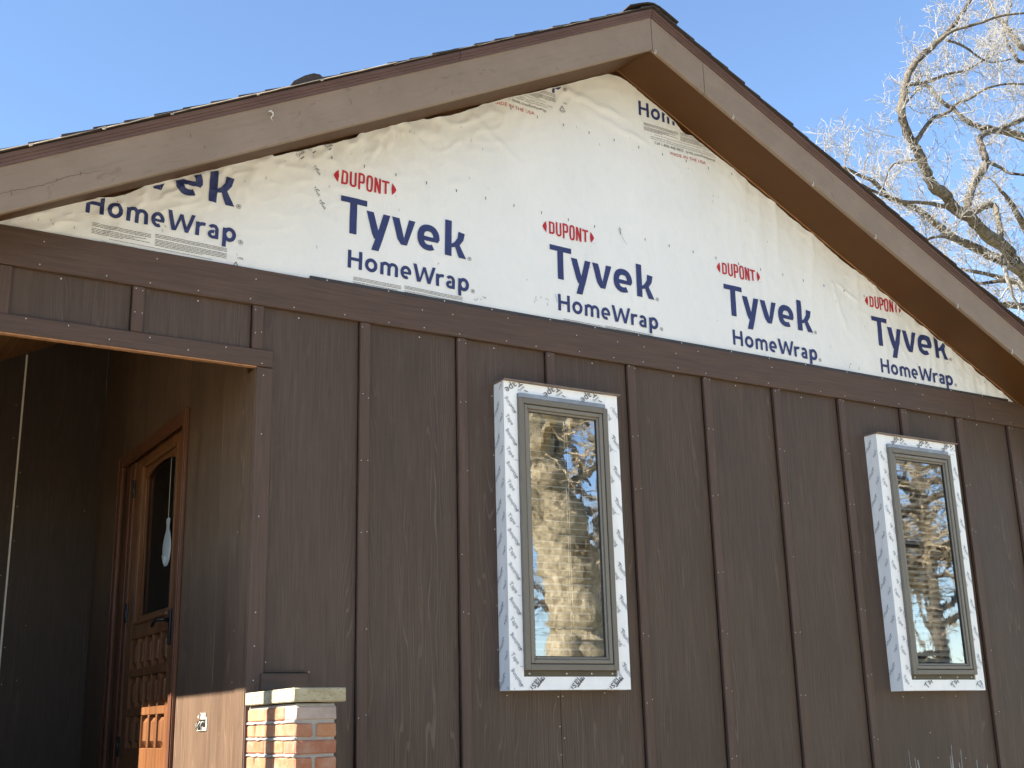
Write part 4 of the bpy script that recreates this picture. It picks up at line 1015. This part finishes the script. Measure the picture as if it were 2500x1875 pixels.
# blinds hanging inside
def blind(Gx, label, tilt, seed, gapx):
    x0, x1, z0, z1 = Gx; rr = random.Random(seed)
    e = tag(empty('window_blind', ((x0 + x1) / 2, 0.03, z1)), label, 'blind', 'blinds inside the windows')
    xm, n = (x1 - x0) / 2 + 0.015, int((z1 - z0 + 0.06) / 0.0325)
    mb = MB(); w = 0.019; ca, sa = math.cos(tilt), math.sin(tilt)
    k = 4; vs = []
    for xx in (-xm, xm - gapx):
        for i in range(k + 1):
            u = (i / k - 0.5) * 2; c = 0.0022 * (1 - u * u)
            vs += [(xx, u * w * ca - c * sa, u * w * sa + c * ca)]
    mb.add(vs, [(i, i + 1, k + 2 + i, k + 1 + i) for i in range(k)], True)
    me = mb.mesh('slat', M['slat'], False)
    for i in range(n):
        o = D.objects.new('slat', me); link(o, e); o.location = (0, 0, -0.03 - i * 0.0325); o.rotation_euler = (rr.uniform(-.05, .05), rr.uniform(-.004, .004), 0)
    m = MB().cbox(-xm, xm - gapx, -0.022, 0.022, -0.012, 0.028, 0.003); m.build('headrail', M['slat'], e)
    m = MB().tube([(0.06, -0.024, -0.01), (0.062, -0.024, -0.6), (0.060, -0.024, -1.06)], 0.0014, 5); m.tube([(0.075, -0.024, -0.01), (0.072, -0.024, -0.6), (0.074, -0.024, -1.0)], 0.0014, 5); m.build('cord', M['cord'], e)
blind(G1, 'cream slatted blind faintly seen inside the window nearer the porch', 0.30, 1, 0.0)
blind(G2, 'cream slatted blind hanging inside the window farther from the porch', 0.55, 2, 0.0)

# ------------------------------------------------------------------ brick pillar
PX0, PX1, PYF, PYB = 0.527, 0.684, -0.505, -0.0095
pil = tag(empty('brick_pillar', (0.605, -0.26, FLZ)), 'short reclaimed brick pillar with mossy stone cap beside the porch opening', 'pillar')
pinv = Matrix.Translation((-0.605, 0.26, -FLZ))
def ppart(m, name, mat, label=None):
    o = m.build(name, mat, pil, label); o.matrix_parent_inverse = pinv; return o
m = MB().cbox(PX0 + 0.006, PX1 - 0.006, PYF + 0.006, PYB, FLZ, 1.7005, 0.004)
ppart(m, 'mortar_core', M['mortar'])
def rough_brick(x0, x1, y0, y1, z0, z1, seed):
    """hand-made brick: rounded, slightly uneven"""
    m = MB(); rr = random.Random(seed); m.cbox(x0, x1, y0, y1, z0, z1, 0.0055)
    j = lambda: rr.uniform(-0.0016, 0.0016)
    m.v = [(x + j(), y + j(), z + j()) for x, y, z in m.v]; return m
c = 0; z = 1.6905
while z > FLZ + 0.03:
    z1 = z; z0 = z - 0.0475; sd = c * 50; alt = c % 2
    # left face (stretchers, joints as in the photo), front face
    cuts = [PYB, -0.0965, -0.300, PYF] if alt else [PYB, -0.195, -0.395, PYF]
    for i in range(3):
        a, b = cuts[i + 1], cuts[i]; front = i == 2
        yb = b - (0.0055 if i else 0.0); ya = a + (0.0055 if not front else 0.0)
        if front and alt:
            xm = 0.600; mat = M['brick']
            ppart(rough_brick(PX0, xm - 0.006, ya, yb, z0, z1, sd + i), 'brick', mat); ppart(rough_brick(xm + 0.006, PX1, ya, yb, z0, z1, sd + i + 9), 'brick', mat)
        elif front:
            ppart(rough_brick(PX0, PX1, ya, yb, z0, z1, sd + i), 'brick', M['brick_grey'] if c == 0 else M['brick'])
        else:
            ppart(rough_brick(PX0, PX0 + 0.074, ya, yb, z0, z1, sd + i), 'brick', M['brick']); ppart(rough_brick(PX0 + 0.083, PX1, ya, yb, z0, z1, sd + i + 20), 'brick', M['brick'])
    # mortar squeezed out along the bed joint, on the left and front
    m = MB(); rr = random.Random(sd + 3); pts = [(PX0 + 0.001 + rr.uniform(0, .002), PYB - (PYB - PYF) * q / 16, z0 - 0.005 + rr.uniform(-.002, .002)) for q in range(17)]
    m.tube(pts, [rr.uniform(0.004, 0.007) for _ in pts], 6); ppart(m, 'mortar_bead', M['mortar'])
    z -= 0.0575; c += 1
m = MB(); m.cbox(0.513, 0.713, -0.519, -0.016, 1.7045, 1.7525, 0.004); rr = random.Random(2); m.v = [(x + rr.uniform(-.0012, .0012), y + rr.uniform(-.0012, .0012), zz + rr.uniform(-.0008, .0008)) for x, y, zz in m.v]
ppart(m, 'cap_stone', M['stone'])

# ------------------------------------------------------------------ nails: hundreds of white heads, a few millimetres each
m = MB(); rr = random.Random(12)
def nail(x, y, z, axis=1, r=0.0026):
    k = 6; vs = []
    for t in (0.0, -0.0012):
        for j in range(k):
            a = 2 * math.pi * j / k; u, v = r * math.cos(a), r * math.sin(a)
            vs.append((x + u, y + t, z + v) if axis == 1 else (x + t, y + u, z + v))
    m.add(vs, [tuple(range(k, 2 * k))] + [(j, (j + 1) % k, k + (j + 1) % k, k + j) for j in range(k)])
for i, x in enumerate(BAT):
    if i == 0 or i > 12: continue
    zlo = 3.15 if i <= 2 else (W1['z1'] + .03 if i == 5 else (W2['z1'] + .03 if i == 10 else 1.2))
    zz = BB - 0.016
    while zz > zlo:
        if rr.random() < .9: nail(x + 0.010 + rr.uniform(-.003, .003), -0.0092, zz + rr.uniform(-.01, .01), r=0.0022)
        if rr.random() < .9: nail(x + BW - 0.008 + rr.uniform(-.003, .003), -0.0092, zz + rr.uniform(-.01, .01), r=0.0022)
        zz -= 0.10 if i <= 2 else rr.uniform(0.24, 0.40)
for k in range(30):
    x = -0.55 + k * 0.205 + rr.uniform(-.03, .03)
    if x < 5.6:
        nail(x, -0.0142, 3.352 + rr.uniform(-.006, .006)); 
        if rr.random() < .7: nail(x + rr.uniform(-.05, .05), -0.0142, 3.462 + rr.uniform(-.03, .006))
for k in range(16):
    x = 0.80 + k * 0.29 + rr.uniform(-.04, .04)
    if x < 5.3: nail(x, -0.0062, 3.499, r=0.0034)
for k in range(8): nail(-0.55 + k * 0.155, -0.0142, 3.080 + rr.uniform(-.004, .05))
for i in range(len(BAT) - 1):
    nail((BAT[i] + BAT[i + 1]) / 2 + rr.uniform(-.06, .06), PY - 0.0002, BB - 0.014 + rr.uniform(-.006, .004) - 0.004, r=0.0034)
for (x, z) in [(.585, 2.93), (.588, 2.62), (.59, 2.22), (.60, 1.87), (.782, 1.833), (1.655, 3.08), (1.657, 2.80), (1.655, 2.46), (1.66, 2.12), (1.658, 1.93), (1.662, 1.80), (1.966, 1.728), (1.990, 1.73), (1.970, 1.60), (1.992, 1.55), (1.972, 1.48), (1.70, 1.735), (2.22, 1.742),
               (4.33, 1.705), (4.18, 1.71), (4.36, 1.52), (4.40, 1.39), (4.62, 1.38), (4.60, 1.71)]: nail(x, PY - 0.0002, z)
for z in (3.03, 2.78, 2.44, 2.06, 1.93, 1.80): nail(0.545, -0.0082, z)
for z in (2.0, 1.80, 2.4): nail(SX - 0.0003, 0.16, z, axis=0)
for k in range(9): nail(0.03 + rr.choice((-.02, .035)), BYW - 0.0002, 1.9 + k * 0.2, r=0.0026)
for k in range(6): nail(rr.uniform(-.3, .45), BYW - 0.0002, rr.uniform(1.6, 3.5), r=0.002)
part(m, 'nail_heads', M['nail'], stuff=True, fix=False)

# ------------------------------------------------------------------ trees
def rv(rr): return Vector((rr.gauss(0, 1), rr.gauss(0, 1), rr.gauss(0, 1)))
def twig(mb, p, d, r, L, lvl, rr, up=0.15, dens=1.0, minr=0.0045):
    """gnarled twig with side shoots"""
    n = 5 if lvl > 0 else 3; pts = [p.copy()]; rad = [r]; q = p.copy(); dd = d.normalized()
    for i in range(n):
        dd = (dd + rv(rr) * 0.26 + Vector((0, 0, up * 0.4))).normalized(); q = q + dd * (L / n)
        pts.append(q.copy()); rad.append(max(minr, r * (1 - 0.75 * (i + 1) / n)))
        if lvl > 0:
            for _ in range(1 + (rr.random() < 0.55 * dens)):
                if rr.random() < 0.85 * dens:
                    side = dd.cross(rv(rr)).normalized(); nd = (dd * 0.75 + side * rr.uniform(0.6, 1.1) + Vector((0, 0, up))).normalized()
                    twig(mb, q, nd, max(minr, rad[-1] * 0.72), L * rr.uniform(0.32, 0.62), lvl - 1, rr, up, dens, minr)
    mb.tube(pts, rad, 4 if r > 0.012 else 3, cap=False)
def smooth_path(pts, sub=4, jit=0.0, rr=None):
    P = [Vector(p[:3]) for p in pts]; Rr = [p[3] for p in pts]; out = []; ro = []
    for i in range(len(P) - 1):
        a, b, c, d = P[max(i - 1, 0)], P[i], P[i + 1], P[min(i + 2, len(P) - 1)]
        for k in range(sub):
            t = k / sub
            q = 0.5 * ((2 * b) + (c - a) * t + (2 * a - 5 * b + 4 * c - d) * t * t + (3 * b - a - 3 * c + d) * t ** 3)
            if rr and jit: q = q + rv(rr) * jit * Rr[i]
            out.append(q); ro.append((Rr[i] + (Rr[i + 1] - Rr[i]) * t) * (1 + (rr.uniform(-.12, .12) if rr else 0)))
    out.append(P[-1]); ro.append(Rr[-1]); return out, ro
def tree(name, loc, label, cat, limbs, trunk, bark, twigm, seed, every=0.30, tl=(0.5, 1.1), lvl=2, group=None, dens=1.0, minr=0.0045, tr=0.016):
    rr = random.Random(seed); e = tag(empty(name, loc), label, cat, group); off = Vector(loc)
    sh = lambda P: [p - off for p in P]
    P, Rd = smooth_path(trunk, 5, 0.04, rr); m = MB().tube(sh(P), Rd, 18); m.build('trunk', bark, e, fix=False)
    tw = MB()
    for L in limbs:
        P, Rd = smooth_path(L, 4, 0.10, rr); m = MB().tube(sh(P), Rd, 10); m.build('limb', bark, e, fix=False)
        acc = rr.uniform(0, every)
        for i in range(1, len(P)):
            acc += (P[i] - P[i - 1]).length
            while acc > every:
                acc -= every * rr.uniform(0.7, 1.3); d = (P[i] - P[i - 1]).normalized()
                side = d.cross(rv(rr)).normalized(); nd = (d * 0.5 + side + Vector((0, 0, 0.25))).normalized()
                twig(tw, P[i] - off, nd, min(tr * rr.uniform(0.7, 1.3), Rd[i] * 0.7), rr.uniform(*tl), lvl, rr, dens=dens, minr=minr)
        twig(tw, P[-1] - off, (P[-1] - P[-2]), max(minr, Rd[-1] * 0.9), tl[1], lvl, rr, dens=dens, minr=minr)
    o = tw.build('crown', twigm, e, fix=False)
    return e
LIMBS = dict([
    ('A', [(19.47,9.0,9.46,0.145),(18.95,8.95,9.82,0.139),(18.65,8.91,9.96,0.133),(18.42,8.86,10.21,0.127),(17.79,8.82,10.37,0.12),(17.31,8.77,10.59,0.114),(16.85,8.73,10.66,0.108),(16.59,8.68,10.83,0.103),(16.19,8.64,10.96,0.097),(15.95,8.59,11.21,0.092),(15.75,8.55,11.53,0.087),(15.53,8.5,11.69,0.082),(15.36,8.45,11.93,0.077),(15.3,8.41,12.21,0.072),(15.38,8.36,12.57,0.068),(15.53,8.32,12.95,0.063),(15.76,8.27,13.24,0.059),(16.08,8.23,13.52,0.055),(16.36,8.18,13.8,0.05),(16.64,8.14,14.08,0.046),(16.89,8.09,14.39,0.041),(17.22,8.05,14.82,0.036),(17.44,8.0,15.16,0.031)]),
    ('B', [(17.43,8.9,10.82,0.084),(17.7,8.98,11.28,0.081),(18.1,9.06,11.72,0.077),(18.5,9.13,12.16,0.074),(18.59,9.21,12.54,0.069),(18.64,9.29,12.75,0.065),(18.97,9.37,13.04,0.06),(19.6,9.44,13.33,0.056),(20.59,9.52,13.86,0.053),(21.5,9.6,14.39,0.049)]),
    ('C', [(18.61,10.6,14.76,0.025),(18.86,10.51,14.66,0.033),(19.12,10.42,14.33,0.041),(19.41,10.33,14.15,0.049),(19.54,10.24,13.93,0.056),(19.88,10.16,13.8,0.064),(20.25,10.07,13.78,0.072),(20.62,9.98,13.76,0.081),(21.04,9.89,13.69,0.089),(21.59,9.8,13.53,0.097)]),
    ('D', [(15.68,8.5,11.64,0.046),(15.83,8.39,11.89,0.042),(15.96,8.27,12.08,0.038),(16.25,8.16,12.23,0.035),(16.39,8.05,12.39,0.031),(16.64,7.94,12.52,0.028),(16.95,7.82,12.73,0.024),(17.38,7.71,12.89,0.02),(17.81,7.6,12.95,0.017)]),
    ('E', [(15.38,8.3,12.61,0.035),(16.28,8.54,13.06,0.032),(17.25,8.78,13.61,0.028),(18.2,9.02,14.1,0.024),(19.17,9.26,14.74,0.02),(20.06,9.5,15.27,0.016)]),
    ('F', [(16.2,8.1,13.69,0.033),(16.4,7.88,13.83,0.029),(16.76,7.65,13.94,0.026),(17.13,7.42,14.09,0.023),(17.53,7.2,14.15,0.019)]),
    ('G', [(17.07,8.9,10.69,0.045),(16.72,8.81,10.7,0.041),(16.08,8.72,10.62,0.036),(15.33,8.64,10.45,0.032),(14.96,8.55,10.39,0.029),(14.38,8.46,10.37,0.025),(13.93,8.38,10.38,0.021),(13.5,8.29,10.46,0.018),(13.17,8.2,10.46,0.015)]),
    ('H', [(21.25,10.5,10.86,0.112),(20.84,10.42,10.83,0.104),(20.26,10.35,10.86,0.096),(19.47,10.27,10.92,0.088),(18.66,10.2,11.0,0.081),(17.98,10.12,11.16,0.073),(17.48,10.05,11.29,0.066),(16.98,9.98,11.31,0.059),(16.48,9.9,11.3,0.053),(16.13,9.82,11.41,0.046),(15.85,9.75,11.46,0.04),(15.46,9.68,11.44,0.034),(14.99,9.6,11.45,0.027)]),
    ('I', [(18.69,9.8,11.35,0.075),(19.16,9.73,11.61,0.074),(19.35,9.67,11.63,0.072),(19.31,9.6,11.4,0.069),(19.23,9.53,11.0,0.067),(19.12,9.47,10.63,0.064),(19.02,9.4,10.15,0.062)]),
    ('K', [(18.79,9.3,12.34,0.039),(18.94,9.12,12.16,0.034),(18.99,8.95,11.97,0.029),(19.16,8.77,11.9,0.025),(19.54,8.6,11.82,0.021)]),
    ('M', [(16.41,8.1,13.74,0.025),(17.12,8.28,13.92,0.023),(17.66,8.46,14.02,0.021),(18.18,8.64,14.13,0.019),(18.76,8.82,14.32,0.017),(19.64,9.0,14.74,0.015)]),
    ('N', [(15.36,8.4,12.28,0.027),(15.92,8.67,12.69,0.022),(16.51,8.93,13.16,0.017),(17.14,9.2,13.57,0.012)]),
    ('P', [(18.0,9.2,10.31,0.043),(17.22,9.0,10.18,0.035),(16.39,8.8,10.05,0.028),(15.67,8.6,9.74,0.022),(15.05,8.4,9.43,0.015)]),
    ('Q', [(19.33,9.4,9.88,0.059),(19.15,9.6,9.95,0.046),(18.86,9.8,9.9,0.033),(18.72,10.0,9.98,0.021)]),
    ('R', [(25.28,11.5,17.59,0.113),(24.21,11.6,17.72,0.095),(24.05,11.7,18.02,0.078),(23.86,11.8,18.4,0.061),(23.62,11.9,18.85,0.044),(23.64,12.0,19.43,0.027)]),
    ('S', [(16.26,9.0,11.65,0.028),(15.33,8.77,11.23,0.021),(14.81,8.53,10.75,0.016),(14.43,8.3,10.4,0.01)]),
    ('T', [(24.51,11.0,17.82,0.063),(23.35,11.1,16.83,0.052),(23.04,11.2,17.16,0.044),(23.05,11.3,17.62,0.035),(23.42,11.4,18.25,0.027),(23.85,11.5,18.86,0.019)]),
])
near = [LIMBS[k] for k in 'ABDEFGKMNPQS']
far = [LIMBS[k] for k in 'CHIRT']
tree('oak_tree', (23.0, 10.2, 0), 'tall bare oak whose dark gnarled limb curves up behind the roof', 'tree', near,
     [(23.0, 10.2, -0.1, .62), (22.8, 10.1, .6, .48), (22.5, 10.0, 3, .42), (21.8, 9.7, 5.5, .36), (20.7, 9.4, 7.8, .26), (19.47, 9.0, 9.46, .150)], M['bark'], M['twig'], 21, group='bare oaks behind the house', every=0.30, tl=(0.40, 0.95), lvl=2, minr=0.0040, tr=0.012, dens=0.9)
tree('oak_tree', (25.5, 12.2, 0), 'paler bare oak standing behind the dark-limbed oak', 'tree', far + [
     [(24.3, 11.5, 10.0, .16), (22.6, 11.3, 10.4, .10), (21.0, 11.0, 10.2, .06), (19.4, 10.8, 10.0, .03)],
     [(24.6, 11.8, 9.0, .14), (23.0, 11.8, 9.2, .09), (21.5, 11.9, 8.9, .05), (20.2, 11.8, 8.8, .03)],
     [(24.8, 12.0, 7.6, .12), (23.4, 12.2, 8.4, .08), (22.2, 12.4, 8.3, .05), (21.0, 12.5, 8.6, .025)],
     [(25.0, 12.0, 9.6, .12), (24.0, 12.6, 10.4, .09), (22.8, 13.0, 10.8, .06), (21.4, 13.2, 11.2, .03)],
     [(24.9, 12.0, 8.4, .12), (24.2, 12.4, 9.6, .09), (23.2, 12.8, 9.9, .06), (22.4, 13.2, 9.7, .03)],
     [(25.0, 12.0, 10.6, .12), (24.6, 12.6, 11.6, .09), (23.9, 13.0, 12.0, .06), (22.9, 13.4, 12.2, .03)],
     [(25.0, 12.0, 11.0, .14), (23.5, 11.7, 12.4, .10), (22.5, 11.4, 13.0, .06), (21.8, 11.2, 13.2, .03)]],
     [(25.5, 12.2, -0.1, .60), (25.4, 12.2, .6, .46), (25.2, 12.1, 4, .40), (24.9, 12.0, 8, .33), (25.0, 12.0, 12, .25), (25.28, 11.5, 17.59, .113)], M['bark'], M['twig'], 33, group='bare oaks behind the house', every=0.28, tl=(0.45, 1.10), lvl=2, minr=0.0042, tr=0.013, dens=0.9)

# trees across the yard: they stand behind the camera and show in the window glass
def yard_limbs(base, h0, h1, n, seed, spread=3.2, r0=0.12):
    rr = random.Random(seed); out = []
    for i in range(n):
        z = h0 + (h1 - h0) * i / n; a = rr.uniform(0, 6.283); L = []; p = Vector((base[0], base[1], z)); d = Vector((math.cos(a), math.sin(a), rr.uniform(0.1, 0.7))).normalized()
        r = r0 * rr.uniform(.6, 1.2)
        for k in range(6):
            L.append((p.x, p.y, p.z, max(.012, r * (1 - k / 6.5)))); d = (d + rv(rr) * 0.30 + Vector((0, 0, .06))).normalized(); p = p + d * spread / 5
        out.append(L)
    return out
tree('yard_tree', (8.0, -9.0, 0), 'thick-trunked tree with furrowed bark mirrored in the window nearer the porch', 'tree',
     [[(7.75, -9.0, 4.0, .17), (7.25, -8.95, 4.7, .14), (6.6, -8.9, 5.5, .11), (6.0, -8.8, 6.6, .07)],
      [(8.15, -9.1, 3.2, .05), (8.20, -9.0, 3.7, .045), (8.05, -8.9, 4.3, .035), (7.9, -8.8, 5.0, .02)],
      [(8.2, -9.1, 3.0, .05), (8.42, -9.05, 3.5, .045), (8.30, -9.0, 4.2, .035), (8.2, -9.0, 5.0, .02)],
      [(7.6, -9.0, 4.5, .15), (7.9, -9.1, 5.5, .13), (8.5, -9.3, 6.6, .10), (9.0, -9.4, 8.0, .06)],
      [(7.75, -9.0, 4.4, .10), (8.3, -9.2, 4.9, .07), (8.9, -9.3, 5.2, .04)]] + yard_limbs((7.7, -9.2), 4.2, 8.5, 10, 5),
     [(8.2, -9.0, -0.1, .72), (8.15, -9.0, .7, .54), (8.12, -9.0, 1.8, .47), (8.10, -9.0, 2.35, .46), (8.10, -9.0, 2.85, .41), (8.04, -9.0, 3.5, .39), (7.90, -9.0, 4.1, .38), (7.66, -9.0, 4.7, .36), (7.40, -9.0, 5.3, .32), (7.1, -9.1, 6.5, .24), (7.0, -9.2, 9.0, .12)],
     M['bark_big'], M['twig_tan'], 41, group='bare trees across the yard', every=0.55, tl=(0.5, 1.1), lvl=2, dens=0.6, minr=0.006, tr=0.02)
b = MB(); k = 20                                  # burl low on the trunk
b.grid(lambda u, v: (-0.22 + 0.20 * math.sin(v * math.pi) * math.cos(u * 6.2832), 0.22 + 0.20 * math.sin(v * math.pi) * math.sin(u * 6.2832), 2.52 + 0.30 * math.cos(v * math.pi)), 16, 10)
bo = b.build('burl', M['bark_big'], [o for o in D.objects if o.name.startswith('yard_tree')][0], fix=True)
ylab = ['slender bare tree far across the yard behind the camera', 'forked bare tree across the yard, mirrored in the window farther from the porch', 'bare tree at the right end of the row across the yard', 'bare tree at the left end of the row across the yard', 'leaning bare tree between the others across the yard']
for i, (x, y, h, sd) in enumerate([(12.0, -19, 11, 3), (15.6, -10.5, 9, 8), (26.0, -18, 12, 9), (7.0, -24, 13, 12), (19.0, -24, 12, 15)]):
    rr = random.Random(sd); lean = rr.uniform(-.6, .6)
    tree('yard_tree', (x, y, 0), ylab[i], 'tree', yard_limbs((x, y), 1.8 if i == 1 else 2.4, h, 26, sd + 50, 4.4 if i != 1 else 3.4, .10),
         [(x, y, -0.1, .34), (x, y, .5, .25), (x + lean * .3, y, h * .3, .21), (x + lean * .6, y, h * .6, .15), (x + lean, y, h, .05)],
         M['bark'], M['twig_tan'], sd + 70, group='bare trees across the yard', every=0.7, tl=(0.7, 1.4), lvl=1 if i != 1 else 2, dens=1.0, minr=0.010, tr=0.022)

# ------------------------------------------------------------------ dry stalks by the wall
cl = tag(empty('dry_grass_clump', (4.0, -0.36, 0)), 'clump of dry pale cut stalks sticking up below the right-hand window', 'plant')
rr = random.Random(6)
tops = [(3.742, 1.448, .0022), (3.757, 1.412, .0028), (3.784, 1.402, .0062), (3.735, 1.372, .0060), (4.028, 1.466, .0030), (4.040, 1.413, .0034), (4.076, 1.428, .0038), (4.084, 1.380, .0042), (4.160, 1.440, .0034), (4.228, 1.388, .0040), (4.303, 1.362, .0044), (3.90, 1.352, .003), (4.36, 1.30, .004), (3.66, 1.32, .004)]
for (x, z, r) in tops:
    bx0 = 4.0 + (x - 4.0) * 0.72; lean = (x - bx0)
    m = MB(); pts = []; n = 8
    for i in range(n + 1):
        t = i / n; pts.append((bx0 - 4.0 + lean * t + 0.006 * math.sin(t * 9 + x * 40), rr.uniform(-.004, .004) + (0.05 * (x * 37 % 1) - 0.03), z * t))
    m.tube(pts, [r * (1.5 - 0.6 * i / n) for i in range(n)] + [r * 0.55], 6); m.build('stalk', M['stalk'], cl, fix=False)
